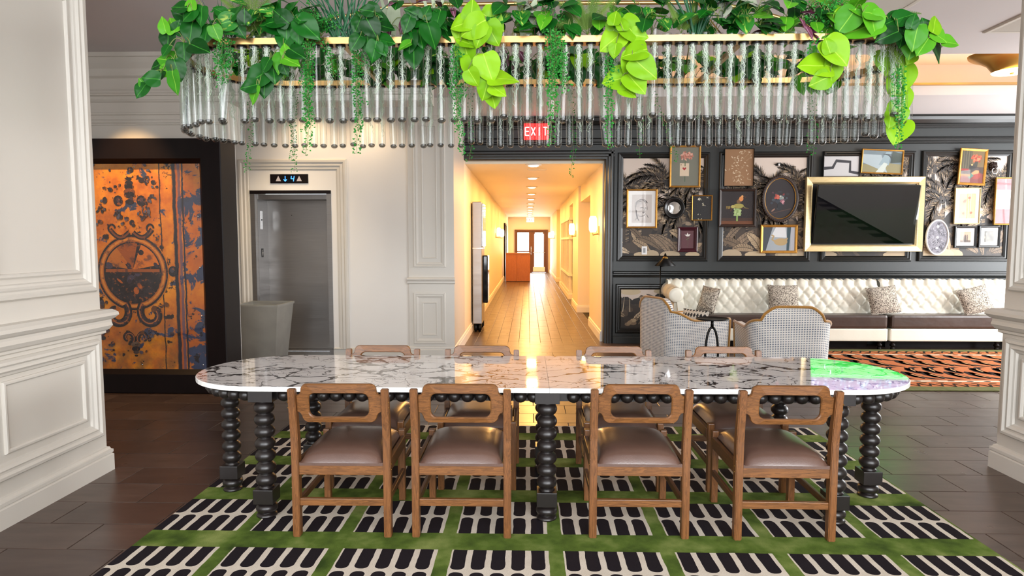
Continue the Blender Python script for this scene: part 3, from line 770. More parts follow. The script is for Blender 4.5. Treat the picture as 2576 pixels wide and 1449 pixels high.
def f_rust(T, p):
    v = coords(T); s_ = sep(T, v); x, z = s_[0], s_[2]
    nb = noise(T, v, 2.4, 5, .6); nf = noise(T, v, 9, 6, .62); nm = noise(T, v, 4.5, 5, .65, .6); nd = noise(T, mapv(T, v, (1, 1, 1), (7, 3, 2)), 6.5, 6, .6)
    base = ramp(T, nb*.7+nf*.3, [(.3, '#7a3d0c'), (.45, '#b5640f'), (.56, '#d18212'), (.7, '#e09a22')])
    dull = (1.0-(z/2.5)).clamp().ss(.55, 1.0)*nd.ss(.35, .6)
    base = mixc(T, dull*.75, base, '#5a4a2c')
    right = x.ss(.53, .57); far = x.ss(.60, .66)
    th = nm-right*.0
    blot = (nm+far*.07).ss(.565, .61)
    c = mixc(T, blot, base, mixc(T, nf, '#20202e', '#33456b'))
    c = mixc(T, far*(1.0-blot)*.45, c, '#a4501c')
    c = mixc(T, (nd+nf*.25).ss(.735, .78), c, '#160f12')
    # dark vertical strips of the door edge
    def strip(c, x0, w_, col, k=1.0):
        d = (x-x0+ (nf-.5)*.03+(nm-.5)*.02).abs(); return mixc(T, (1.0-d.ss(w_*.5, w_))*k, c, col)
    c = strip(c, .555, .035, '#14131f'); c = strip(c, .60, .02, '#3a3c5c', .8); c = strip(c, .40, .008, '#120d0c'); c = strip(c, .575, .012, '#b0591c', .8); c = strip(c, .635, .012, '#1a1a28')
    T.link(c, p.inputs['Base Color']); bump(T, p, nf+nm, .3, .01)
M_rust = mat('rusted_door_photo', rough=.5, fn=f_rust, coat=1.0, Coat_Roughness=.015)
o = MB().box(-.82, .83, .036, .045, .245, 2.37).build('photo_panel', M_rust, art)
IR = Print(WA, .001, .000012)
def ring(cx, cz, r, w_, cols):
    for i, (k, c_) in enumerate(cols): IR.arc(cx, cz, r*k, r*k, 0, 2*PI, w_*(1-.22*i), c_, 44)
rr = random.Random(5); ocx, ocz = .09, 1.245
IR.oval(ocx, ocz, .30, .33, '#1a1012', 30)
for a0, a1, c_ in ((.15, 1.2, '#c06a18'), (1.35, 2.9, '#8e4a18'), (2.2, 3.0, '#a8621c')):
    pts = [(ocx, ocz+.03)]+[(ocx+.28*math.cos(a0+(a1-a0)*i/10), ocz+.04+.28*math.sin(a0+(a1-a0)*i/10)) for i in range(11)]; IR.poly(pts, c_)
for k in range(26):
    a = rr.uniform(0, 2*PI); q = rr.uniform(.02, .26); IR.oval(ocx+q*math.cos(a), ocz+q*math.sin(a), rr.uniform(.015, .05), rr.uniform(.01, .035), rr.choice(['#1a1218', '#2e2230', '#a8581a', '#3c3448', '#120c10']), 9, rot=rr.random()*3)
IR.line([(ocx-.28, ocz+.02), (ocx+.28, ocz+.02)], .035, '#8c4a1a'); IR.line([(ocx-.28, ocz), (ocx+.28, ocz)], .012, '#130c0e')
for k, (rad, w_, c_) in enumerate(((.345, .05, '#140e10'), (.32, .055, '#9a561c'), (.325, .022, '#c07a2a'), (.295, .014, '#0e090b'), (.372, .010, '#b56c20'))): IR.arc(ocx, ocz, rad, rad*1.06, 0, 2*PI, w_, c_, 48)
def scroll(x, z, s, flip, up):
    for (col, w_, dx) in (('#120c10', .05, 0), ('#3a2428', .024, -.004), ('#a5602a', .008, -.01)):
        pts = []
        for i in range(30):
            t = i/29; ang = t*5.2; q = s*(.42-.30*t); pts.append((x+flip*(s*.55+q*math.cos(ang+2.4)+dx), z+up*(s*.2+q*math.sin(ang+2.4)*1.1)))
        IR.line(pts, w_*(s/.2), col)
for fl_ in (-1, 1):
    scroll(ocx+.01*fl_, .76, .32, fl_, 1); scroll(ocx+.0*fl_, .60, .15, fl_, -1)
    for (w_, c_) in ((.05, '#160f12'), (.02, '#6b3c22')): IR.line([(ocx+fl_*(.02+.20*i/12), 1.66-.06*math.sin(i/12*PI)+.03*(i/12)**2+.0) for i in range(13)], w_, c_)
    IR.arc(ocx+fl_*.2, 1.70, .035, .04, 0, 4.5, .02, '#160f12', 10)
    IR.oval(ocx+fl_*.12, 1.98, .05, .055, '#1a1014', 12); IR.oval(ocx+fl_*.12, 1.99, .02, .025, '#4a3038', 9)
for z, r_, c_ in ((2.2, .03, '#170e12'), (2.16, .042, '#1f1418'), (2.12, .05, '#140c10'), (2.07, .06, '#6b3a1a'), (2.04, .055, '#140c10'), (1.97, .045, '#1c1216'), (.50, .05, '#5c4a3c'), (.455, .045, '#160f12'), (.42, .03, '#3c2c28'), (.385, .018, '#120c10')):
    IR.oval(ocx, z, r_, r_*.6, c_, 14)
IR.oval(.51, 1.26, .05, .055, '#121018', 14); IR.oval(.50, 1.27, .022, .026, '#3a3440', 10)
for k in range(260):
    x, z = rr.uniform(-.75, .5), rr.uniform(.27, 2.34)
    if (x-ocx)**2+(z-ocz)**2 < .15: continue
    s_ = rr.random()**2.5*.03+.004; IR.oval(x, z, s_*rr.uniform(.7, 1.6), s_, rr.choice(['#22161a', '#3a2a35', '#4a4350', '#5a3314', '#1a1216']), 7, rot=rr.random()*3)
for (x, z, s_) in ((.28, 2.2, .05), (.31, 2.02, .045), (.27, 1.86, .05), (.36, 1.62, .03), (-.2, 1.9, .05), (-.28, 1.75, .04), (.0, 1.78, .05), (.2, 1.85, .045), (-.05, 1.86, .04), (.25, .62, .05), (-.15, .5, .04), (.36, .9, .03), (-.33, .95, .06)):
    for j in range(9): IR.oval(x+rr.gauss(0, s_*.5), z+rr.gauss(0, s_*.6), s_*rr.uniform(.2, .5), s_*rr.uniform(.15, .4), rr.choice(['#2a1d24', '#3c3444', '#1a1216', '#4a4a5c']), 8, rot=rr.random()*3)
IR.build('ironwork_print', M_iron, art)
for x in (-.64, .07, .71):
    for z in (.29, 2.32):
        inst('bolt', bpy.data.meshes.get('bolt') or MB().lathe([(0, 0), (.009, 0), (.009, .006), (.005, .010), (0, .010)], n=12).mesh('bolt', M_chrome), art, (x+.08, .037, z), (PI/2, 0, 0))
for z in (.8, 1.3, 1.82): inst('bolt', bpy.data.meshes['bolt'], art, (.79, .037, z), (PI/2, 0, 0))

# ---- pewter planter / bin
b = empty('waste_bin', (-3.22, 7.66, 0), 0, 'tapered square brushed metal bin standing in front of the elevator', 'bin')
mb = MB()
def taper(hw, hd, z): return [(-hw, -hd, z), (hw, -hd, z), (hw, hd, z), (-hw, hd, z)]
lv = [taper(.185, .185, 0), taper(.262, .262, .79), taper(.268, .268, .792), taper(.268, .268, .812), taper(.245, .245, .812), taper(.235, .235, .70)]
vs = [q for l in lv for q in l]; fs = [(i*4+c, i*4+(c+1) % 4, i*4+4+(c+1) % 4, i*4+4+c) for i in range(len(lv)-1) for c in range(4)]+[(0, 1, 2, 3), (20, 21, 22, 23)]
mb.add(vs, fs, False); mb.build('body', M_bin, b)
mb = MB(); mb.rframe(-.272, .272, -.272, .272, [(0, 0), (0, .026), (.03, .026), (.03, 0)], lambda u, v, h: Vector((u, v, .79+h))); mb.build('rim', M_bin, b)

# ---- green rug with the cream and black block pattern
def f_rug(T, p):
    v = coords(T); s_ = sep(T, v); x, y = s_[0], s_[1]
    wob = (noise(T, v, 9, 2)-.5)*.012; x = x+wob; y = y+(noise(T, mapv(T, v, (1, 1, 1), (5, 5, 0)), 9, 2)-.5)*.012
    px, pw, py, ph = .5585, .485, .5975, .415
    u = ((x+1.495)/px).fract()*px; w_ = ((y-2.69)/py).fract()*py
    inb = u.lt(pw)*w_.lt(ph)
    cell = (u+.006)/(pw/5); cx = (cell.fract()-.5).abs()*(pw/5)     # distance from bar axis
    half = .0335
    # two rows of bars, square at the outer edge, round towards the middle
    m = (w_-ph/2).abs(); inner = .012; rad = .03
    # rounded inner end
    dy = (inner+rad-m).max(0.0); dx = (cx-(half-rad)).max(0.0)
    d = (dy*dy+dx*dx).sqrt()
    bar = d.lt(rad)*cx.lt(half)*m.gt(inner)
    n = noise(T, v, 3.2, 4, .6); fz = noise(T, v, 260, 2)
    green = ramp(T, n, [(.33, '#35471c'), (.5, '#5a6f2d'), (.67, '#879352')])
    cream = mixc(T, noise(T, v, 14, 3), '#c9bcab', '#ded4c6'); blk = mixc(T, fz, '#171318', '#2b2529')
    c = mixc(T, inb, green, cream); c = mixc(T, bar*inb, c, blk)
    c = mixc(T, fz.ss(.35, .7)*.18, c, '#000000')
    T.link(c, p.inputs['Base Color']); bump(T, p, fz+(inb*(1.0-bar))*-.6+inb*.3, .35, .006)
M_rug = mat('green_block_rug', rough=.95, fn=f_rug, spec=.1)
rug = MB().bbox(-2.03, 2.355, 2.2, 5.29, 0, .012, .005).build('area_rug', M_rug); tag(rug, 'green tufted rug with cream blocks of black bars under the long marble table', 'rug')

# ---- orange tiger pattern rug in the lounge
def f_rug2(T, p):
    v = coords(T); s_ = sep(T, v); y = s_[1]+(noise(T, mapv(T, v, (1, 1, 1)), 5, 2)-.5)*.03
    n = noise(T, mapv(T, v, (8, 1, 1), rot=(0, 0, .5)), 3, 4); fz = noise(T, v, 200, 2)
    orange = mixc(T, n, '#b05c33', '#d98a5a'); olive = mixc(T, n, '#5d6238', '#85855a'); cream = mixc(T, n, '#d8cdb4', '#e8dfca')
    mid = (y-7.95).abs()
    c = mixc(T, mid.gt(1.1), orange, olive)
    c = mixc(T, mid.gt(.80)*mid.lt(.87), c, cream)
    T.link(mixc(T, fz*.25, c, '#2a1a10'), p.inputs['Base Color']); bump(T, p, fz, .3, .005)
M_rug2 = mat('tiger_rug', rough=.95, fn=f_rug2, spec=.1)
r2 = empty('area_rug', (5.7, 7.95, 0), 0, 'orange rug with dark tiger flame motifs and olive border in front of the cream sofa', 'rug')
M_rug2b = M_rug2
o = MB().bbox(3.3, 8.3, 6.68, 9.22, 0, .012, .005).build('carpet_pile', M_rug2); o.parent = r2; o.matrix_parent_inverse = Matrix.Translation((-5.7, -7.95, 0))
P = Print(lambda u, v, h: Vector((u-5.7, v-7.95, .012+h)), .0008, .00001); P.box = (3.32, 8.28, 6.7, 9.2)
rr = random.Random(3)
def flame(x, y, s, fx=1, fy=1.9, col='#241a18', eye='#d9a878'):
    def q(L): return [(x+fx*a*s, y+fy*b_*s) for a, b_ in L]
    P.poly(q([(-.30, .10), (-.26, .02), (-.20, -.03), (-.23, .06), (-.17, .14), (-.07, .17), (.0, .12), (.03, .04), (.12, -.03), (.26, -.08), (.44, -.10), (.25, -.12), (.1, -.11), (-.02, -.06), (-.06, -.11), (-.14, -.07), (-.1, .0), (-.14, .06), (-.17, .02), (-.2, .1), (-.12, .2), (.02, .2), (-.12, .25), (-.24, .2)][::-1]), col)
    P.poly(q([(-.09, .12), (-.04, .10), (-.01, .02), (.06, -.05), (-.03, -.01), (-.08, .04)]), eye)
for row, (yy, s, off, fl_) in enumerate(((7.35, .62, 0, 1), (7.78, .6, .3, -1), (8.1, .6, .12, 1), (8.5, .6, .35, 1))):
    for k in range(19): flame(3.45+off*.5+k*.265+rr.uniform(-.03, .03), yy+rr.uniform(-.02, .02), s*rr.uniform(.92, 1.08), .66, fl_*1.9)
for k in range(26):
    for yy in (7.12, 8.78):
        P.oval(3.4+k*.19, yy+rr.uniform(-.02, .02), .04, .018, '#3a2a20', 8)
for sgn, yb in ((1, 6.86), (-1, 9.04)):
    pts = []; 
    for k in range(40):
        x = 3.35+k*.125; pts += [(x, yb+sgn*.02*rr.uniform(-1, 1)), (x+.05, yb+sgn*(.11+rr.uniform(-.02, .02)))]
    P.line(pts, .04, '#2a2018')
    for k in range(26): P.oval(3.4+k*.19, yb+sgn*.16, .06, .014, '#4a3a22', 8, rot=.3)
P.build('tiger_motif', mat('rug_motif_wool', rough=.95, fn=f_col, spec=.1), r2)

# ---- long marble table on bobbin legs
TC = Vector((.118, 3.885)); ZT = .775
tb = empty('dining_table', (TC.x, TC.y, 0), 0, 'long rounded white marble table with black veins on ebonised bobbin legs', 'table')
HL, RW = 2.135, .49
def stad(hl, r, n=26):
    c = hl-r; P_ = []
    for i in range(n+1): a = -PI/2+PI*i/n; P_.append((c+r*math.cos(a), r*math.sin(a)))
    for i in range(n+1): a = PI/2+PI*i/n; P_.append((-c+r*math.cos(a), r*math.sin(a)))
    return P_
def slab(sign, name):
    prof = [(0.004, ZT-.028), (0, ZT-.025), (0, ZT-.004), (.004, ZT)]
    outs = []
    for ins, z in prof:
        pp = [q for q in stad(HL-ins, RW-ins) if q[0]*sign > 0]
        g = .0008*sign
        # order so that the polygon is closed along the seam
        if sign > 0: pp = [(g, -(RW-ins))]+pp+[(g, RW-ins)]
        else: pp = [(g, RW-ins)]+pp+[(g, -(RW-ins))]
        outs.append([(a, b_, z) for a, b_ in pp])
    n = len(outs[0]); vs = [v for o_ in outs for v in o_]; mb = MB(); mb.cur = 1
    mb.add(vs, [(k*n+i, k*n+(i+1) % n, (k+1)*n+(i+1) % n, (k+1)*n+i) for k in range(3) for i in range(n)], False)
    mb.cur = 0; top = [3*n+i for i in range(n)]; mb.f.append(top); mb.m.append(0); mb.sm.append(False)
    mb.f.append(list(range(n))[::-1]); mb.m.append(1); mb.sm.append(False)
    return mb.build(name, [M_marble, M_slabedge], tb)
slab(-1, 'marble_slab'); slab(1, 'marble_slab')
# apron and its row of half beads
mb = MB(); pp = stad(HL-.10, RW-.10); n = len(pp)
qq = stad(HL-.13, RW-.13); z0, z1 = ZT-.095, ZT-.028
vs = [(a, b_, z0) for a, b_ in pp]+[(a, b_, z1) for a, b_ in pp]+[(a, b_, z1) for a, b_ in qq]+[(a, b_, z0) for a, b_ in qq]
mb.add(vs, [(k*n+i, k*n+(i+1) % n, ((k+1) % 4)*n+(i+1) % n, ((k+1) % 4)*n+i) for k in range(4) for i in range(n)], False)
for x in (-1.6, 0, 1.6): mb.box(x-.04, x+.04, -.38, .38, z0, z1)
apr = mb.build('apron', M_bwood, tb)
bead = MB().sphere((0, 0, 0), .0365, 16, 10, (1, 1, .93)).mesh('bead', M_bwood)
# walk along the outline at an even pitch
path = stad(HL-.085, RW-.085, 60); path.append(path[0]); acc = 0; tot = sum(math.dist(path[i], path[i+1]) for i in range(len(path)-1)); N = round(tot/.0735); st = tot/N; want = st/2; k = 0
blocks = [(-1.6, -1), (0, -1), (1.6, -1), (-1.6, 1), (0, 1), (1.6, 1)]
for i in range(len(path)-1):
    d = math.dist(path[i], path[i+1])
    while want < acc+d:
        t = (want-acc)/d; x = path[i][0]+(path[i+1][0]-path[i][0])*t; y = path[i][1]+(path[i+1][1]-path[i][1])*t
        if not any(abs(x-bx) < .075 and y*s_ > .3 for bx, s_ in blocks): inst('bead', bead, apr, (x, y, ZT-.066))
        want += st
    acc += d
# bobbin leg
def legprof():
    P_ = [(0, .012), (.05, .012), (.056, .016), (.058, .022), (.05, .03), (.045, .034)]
    for i in range(11): a = -PI/2+PI*i/10; P_.append((.036+.024*math.cos(a), .062+.026*math.sin(a)))
    P_ += [(.036, .092), (.045, .096)]
    return P_
def legup():
    P_ = [(.045, .178), (.036, .186)]; z = .19; n_ = 7; h = (.675-.19)/n_
    for k in range(n_):
        zc = z+h*(k+.5)
        for i in range(11):
            a = -PI/2*.6+PI*.6*i/10; P_.append((.0565*math.cos(a)+.0, zc+h*.5*math.sin(a)/math.sin(PI/2*.6)*.985))
    P_ += [(.036, .676), (.045, .682), (.045, .69)]
    return P_
mb = MB(); mb.lathe(legprof(), n=28); mb.lathe(legup(), n=28); mb.bbox(-.056, .056, -.056, .056, .096, .178, .003); leg = mb.mesh('leg', M_bwood)
blk = MB().bbox(-.068, .068, -.056, .056, .678, .746, .002).mesh('leg_block', M_bwood)
for (x, y) in ((-1.6, -.40), (-.01, -.40), (1.59, -.40), (-1.6, .40), (-.01, .40), (1.59, .40), (-1.97, -.03), (1.97, -.03)):
    l = inst('leg', leg, tb, (x, y, 0))
    if abs(x) < 1.9: inst('leg_block', blk, l, (0, 0, 0))

# ---- dining chairs
def rrect(x0, x1, z0, z1, r, n=6):
    P_ = []
    for cx, cz, a0 in ((x1-r, z0+r, -PI/2), (x1-r, z1-r, 0), (x0+r, z1-r, PI/2), (x0+r, z0+r, PI)):
        for i in range(n+1): a = a0+PI/2*i/n; P_.append((cx+r*math.cos(a), cz+r*math.sin(a)))
    return P_
def make_chair():
    root = empty('dining_chair', (0, 0, 0))
    # origin at the rear legs, seat runs towards +y
    for s_ in (-1, 1):
        mb = MB(); x = s_*.241; hx = .0195
        rows = [(0, .0, .044), (.42, .0, .05), (.53, -.004, .05), (.60, -.010, .046), (.80, -.036, .036)]
        vs = []
        for z, y, d in rows: vs += [(x-hx, y, z), (x+hx, y, z), (x+hx, y+d, z), (x-hx, y+d, z)]
        fs = [(i*4+c, i*4+(c+1) % 4, i*4+4+(c+1) % 4, i*4+4+c) for i in range(4) for c in range(4)]+[(0, 1, 2, 3), (16, 17, 18, 19)]
        bm = bmesh.new(); V = [bm.verts.new(q) for q in vs]; [bm.faces.new([V[i] for i in f]) for f in fs]
        bmesh.ops.bevel(bm, geom=[e for e in bm.edges], offset=.004, segments=2, affect='EDGES'); bm.verts.index_update()
        mb.add([q.co.copy() for q in bm.verts], [[q.index for q in f.verts] for f in bm.faces], False); bm.free()
        l = mb.build('leg', M_wz, root)
        mb = MB()
        for z in (.36, .39, .70, .73):
            mb.lathe([(0, 0), (.0045, 0), (.004, .002), (0, .003)], n=8, M=Matrix.Translation((x+s_*hx, .024 if z < .6 else -.018-(z-.6)*.2+.02, z)) @ Matrix.Rotation(s_*PI/2, 4, 'Y'))
        mb.build('screw', M_brass, l)
        mb = MB(); mb.bbox(s_*.226-.019, s_*.226+.019, .485, .525, 0, .435, .005); mb.build('leg', M_wz, root)
        mb = MB(); mb.bbox(s_*.238-.012, s_*.238+.012, .04, .49, .335, .40, .004); mb.build('side_rail', M_wy, root)
        mb = MB(); mb.bbox(s_*.234-.010, s_*.234+.010, .04, .49, .165, .20, .004); mb.build('stretcher', M_wy, root)
    mb = MB(); mb.bbox(-.222, .222, .008, .034, .335, .40, .003); mb.build('seat_rail', M_wx, root)
    mb = MB(); mb.bbox(-.208, .208, .495, .517, .335, .40, .003); mb.build('seat_rail', M_wx, root)
    mb = MB(); mb.bbox(-.222, .222, .010, .034, .168, .206, .003); mb.build('stretcher', M_wx, root)
    # domed cushion
    def cu(i, j):
        u = i*2-1; v = j*2-1
        k = lambda t: math.copysign(abs(t)**.8, t)
        x = .219*k(u)*(1-.02*v*v); y = .262+.258*k(v)
        e = max(0, 1-abs(u)**3.2)**.5*max(0, 1-abs(v)**3.2)**.5
        return Vector((x, y, .400+.080*e))
    mb = MB(); mb.grid(cu, 24, 24); mb.box(-.219, .219, .006, .518, .385, .402); mb.build('seat_cushion', M_leather, root)
    # backrest board with a rounded slot
    th = math.atan2(.026, .2)
    z0, z1 = .618, .827
    out = []
    def corner(cx, cz, r, a0, a1, n=6, rev=False):
        for i in range(n+1): a = a0+(a1-a0)*i/n; out.append((cx+r*math.cos(a), cz+r*math.sin(a)))
    hw, ear = .196, .222
    # right side going up: lower corner, ear, upper corner
    corner(hw-.035, z0+.035, .035, -PI/2, 0); out.append((hw+.002, .655)); out.append((hw+.010, .668)); out.append((ear, .674)); out.append((ear, .762)); out.append((hw+.010, .768)); out.append((hw+.002, .78)); corner(hw-.035, z1-.035, .035, 0, PI/2)
    outl = [(-x, z) for x, z in out[::-1]]
    outer = out+outl
    inner_ = rrect(-.155, .155, .648, .778, .034, 6)
    bm = bmesh.new()
    def loop(P_, y): return [bm.verts.new((x, y, z)) for x, z in P_]
    T_ = .011
    # fill via triangulation between the loops (edge loops -> triangle_fill)
    for y, ins in ((-T_, .004), (T_, .004)): pass
    oa = loop([(x*.985, (z-.7225)*.97+.7225) for x, z in outer], -T_); ob = loop(outer, -T_+.005); oc = loop(outer, T_-.005); od = loop([(x*.985, (z-.7225)*.97+.7225) for x, z in outer], T_)
    ia = loop([(x*1.035, (z-.7225+.0095)*1.06+.7225-.0095) for x, z in inner_], -T_); ib = loop(inner_, -T_+.005); ic = loop(inner_, T_-.005); id_ = loop([(x*1.035, (z-.7225+.0095)*1.06+.7225-.0095) for x, z in inner_], T_)
    for A, B in ((oa, ob), (ob, oc), (oc, od), (ia, ib), (ib, ic), (ic, id_)):
        n = len(A)
        for i in range(n): bm.faces.new((A[i], A[(i+1) % n], B[(i+1) % n], B[i]))
    for A, B in ((oa, ia), (od, id_)):
        ed = []
        for L in (A, B):
            for i in range(len(L)):
                e = bm.edges.get((L[i], L[(i+1) % len(L)])); ed.append(e)
        bmesh.ops.triangle_fill(bm, use_beauty=True, edges=ed)
    bm.verts.index_update()
    M = Matrix.Translation((0, -.002, 0)) @ Matrix.Translation((0, 0, .62)) @ Matrix.Rotation(th, 4, 'X') @ Matrix.Translation((0, 0, -.62))
    # slight curve across the width
    mb = MB(); vs = []
    for q in bm.verts: c = q.co.copy(); c.y -= .018*(1-(c.x/.22)**2)-.018; c = M @ c; vs.append(c)
    mb.add(vs, [[q.index for q in f.verts] for f in bm.faces], False); bm.free()
    mb.build('backrest', M_wx, root)
    return root
proto = make_chair()
ords = ['leftmost', 'second from left', 'third from left', 'rightmost']
near = [(-.976, 3.222, .5), (-.346, 3.23, 0), (.585, 3.243, 0), (1.338, 3.235, -.5)]
far = [(-1.02, 4.40, 180), (-.32, 4.40, 180.5), (.60, 4.40, 179.5), (1.36, 4.40, 180)]
descn = ['on near side']*4
descf = ['on far side']*4
for i in range(8):
    ch = proto if i == 0 else copy_tree(proto)
    x, y, a = near[i] if i < 4 else far[i-4]
    ch.location = (x, y, .012); ch.rotation_euler.z = math.radians(a)
    tag(ch, 'walnut dining chair with brown leather seat, '+(ords[i % 4])+' '+(descn[i] if i < 4 else descf[i-4]), 'chair', 'dining chairs around the marble table')

# ---- chesterfield sofa in two sections
def sofa(x0, x1, left_arm, label):
    root = empty('sofa', ((x0+x1)/2, 9.45, 0), 0, label, 'sofa', 'cream tufted sofa sections along the black wall'); ox = (x0+x1)/2; oy = 9.45
    yb = 9.54
    def bk(i, j):
        x = x0+(x1-x0)*i; t = j   # t 0 bottom .. 1 rolled top back
        # profile: from seat up, then rolling over to the back
        if t < .72: s_ = t/.72; y = yb-.03*math.sin(s_*PI)*0-.10+.06*s_; z = .50+.40*s_; ny, nz = -1, .12
        else: a = (t-.72)/.28*PI; y = yb-.04+.075-.075*math.cos(a)-.0; z = .90+.085*math.sin(a); ny, nz = -math.cos(a), math.sin(a)
        # tufting
        px = .168; pz = .105
        hgt = (z-.50) if t < .72 else .40+(t-.72)*.45
        r_ = hgt/pz; c = x/px
        d = 0
        fade = min(1, max(0, hgt/.12)) 
        a_, b_ = c+r_*.5, c-r_*.5
        da = abs((a_+.25) % 1-.5); db = abs((b_+.25) % 1-.5)
        fa = (.5-da); fb = (.5-db)     # 0 on crease
        crease = min(fa, fb); puff = (min(1, crease/.28))**.5
        butt = math.exp(-((fa**2+fb**2)/.012))
        if hgt < .10:   # vertical pleats at the bottom
            f_ = abs(((c+.25) % 1)-.5); pl = (min(1, (.5-f_)/.25))**.5 if True else 1
            k = hgt/.10; puff = puff*k+(.8+.2*pl)*(1-k)
        dd = .032*puff-.02*butt
        if t > .93: dd *= max(0, (1-t)/.07)
        return Vector((x-ox, y+ny*dd-oy, z+nz*dd))
    nx = int((x1-x0)/.0155); mb = MB(); mb.grid(bk, nx, 44)
    mb.box(x0-ox+.01, x1-ox-.01, yb-.03-oy, 9.70-oy, .15, .905); o = mb.build('backrest', M_cream, root)
    bt = MB().sphere((0, 0, 0), .010, 10, 6, (1, .6, 1)).mesh('button', M_cream)
    k0 = int(x0/.168)-1
    cnt = 0
    for r_ in (1, 2, 3):
        for k in range(k0, int(x1/.168)+2):
            x = (k+.25+ (.5 if r_ % 2 else 0))*.168
            if x0+.05 < x < x1-.04: inst('button', bt, o, (x-ox, yb-.105+.06*(r_*.105/.40)-oy, .50+r_*.105))
    mb = MB(); mb.bbox(x0-ox+.012, x1-ox-.012, 9.16-oy, 9.52-oy, .318, .515, .035); o = mb.build('seat_cushion', M_sleather, root)
    mb = MB(); mb.bbox(x0-ox, x1-ox, 9.17-oy, 9.69-oy, .135, .318, .02); mb.build('seat_base', M_cream, root)
    ft = MB().lathe([(0, 0), (.028, 0), (.03, .03), (.02, .045), (.036, .06), (.04, .075), (.03, .09), (.022, .1), (.034, .115), (.036, .135)], n=16).mesh('foot', M_dwood)
    for x in (x0+.08, x1-.08, (x0+x1)/2):
        for y in (9.24, 9.62): inst('foot', ft, root, (x-ox, y-oy, 0))
    mb = MB(); mb.box(x0-ox+.12, x1-ox-.12, 9.50-oy, 9.52-oy, 0.0, .135); mb.build('plinth', M_dwood, root)
    if left_arm:
        mb = MB()
        xa = x0-.01
        # rolled arm: scroll front, runs front to back
        def arm(i, j):
            a = -PI*.62+2*PI*i; y = 9.13+(9.62-9.13)*j
            pl = 1+.05*abs(math.sin(j*PI*4.5))
            r_ = .105*pl
            return Vector((xa+.05+r_*math.cos(a)-ox, y-oy, .84+r_*1.05*math.sin(a)-(1-j)*.04))
        mb.grid(arm, 28, 30, closeu=True)
        sc_ = MB(); 
        mb.prism([(xa+.03-ox, .135), (xa+.15-ox, .135), (xa+.19-ox, .62), (xa+.15-ox, .80), (xa+.05-ox, .86), (xa+.03-ox, .80)], 9.16-oy, 9.6-oy)
        mb.build('arm', M_cream, root)
        mb = MB(); mb.lathe([(0, 0), (.1, 0), (.108, -.012), (.10, -.022), (.06, -.028), (0, -.03)], n=26, M=Matrix.Translation((xa+.05-ox, 9.13-oy, .80)) @ Matrix.Rotation(-PI/2, 4, 'X')); mb.build('arm_scroll', M_cream, root)
        mb = MB(); P_ = [(xa+.06-ox, .72), (xa+.13-ox, .70), (xa+.19-ox, .62), (xa+.21-ox, .45), (xa+.20-ox, .14), (xa+.08-ox, .14), (xa+.09-ox, .5)]; mb.prism(P_, 9.11-oy, 9.15-oy); mb.build('arm_front', M_cream, root)
    return root
sofa(2.08, 5.16, True, 'cream leather tufted sofa with rolled arm, left section below the oval portrait')
sofa(5.19, 8.3, False, 'cream leather tufted sofa, right section below the television wall')

def f_speck(T, p):
    v = coords(T); n = noise(T, mapv(T, v, (1, 1, 1.6)), 85, 2, .5, 1.0); T.link(mixc(T, n.ss(.47, .53), '#4a4038', '#cfc6b6'), p.inputs['Base Color'])
M_speck = mat('speckled_fabric', rough=.9, fn=f_speck)
def pillow(name, c, hw, hh, rot, m, label, th=.075, group='throw pillows on the cream sofa'):
    def side(s_):
        def f(i, j):
            u = i*2-1; v = j*2-1
            pin = 1-.055*(1-u*u)*abs(v)**3; pin2 = 1-.055*(1-v*v)*abs(u)**3
            e = (max(0, 1-abs(u)**2.6)*max(0, 1-abs(v)**2.6))**.55
            return Vector((u*hw*pin2, s_*th*e, v*hh*pin))
        return f
    mb = MB(); mb.grid(side(1), 18, 18); mb.grid(side(-1), 18, 18)
    root = empty(name, c, 0, label, 'cushion', group); root.rotation_euler = rot
    mb.build('cover', m, root)
    pts = []
    for k in range(40):
        t = k/10
        e = int(t); f = t-e; u = [(-1+2*f, -1), (1, -1+2*f), (1-2*f, 1), (-1, 1-2*f)][e]
        pin = 1-.055*(1-u[0]**2)*abs(u[1])**3; pin2 = 1-.055*(1-u[1]**2)*abs(u[0])**3
        pts.append((u[0]*hw*pin2, 0, u[1]*hh*pin))
    mb = MB(); mb.tube(pts, .006, 6, closed=True); mb.build('piping', m, root)
    return root
lean = -.30
for (px, pz, hw, hh, ry, rz, lab) in ((1779, 755, .135, .19, .14, -.75, 'speckled brown cushion leaning on the rolled sofa arm'),
        (1966, 755, .215, .205, .02, 0, 'speckled brown cushion behind the right-hand patterned armchair'),
        (2216, 754, .215, .20, -.10, .05, 'speckled brown cushion where the two sofa sections meet'),
        (2446, 750, .215, .195, -.22, .05, 'speckled brown cushion at the right end, tilted to its left')):
    p = at(px, pz, 9.33); pillow('throw_pillow', (p.x, 9.27, .735 if hh > .2 else .72), hw, hh, (lean, ry, rz), M_speck, lab)

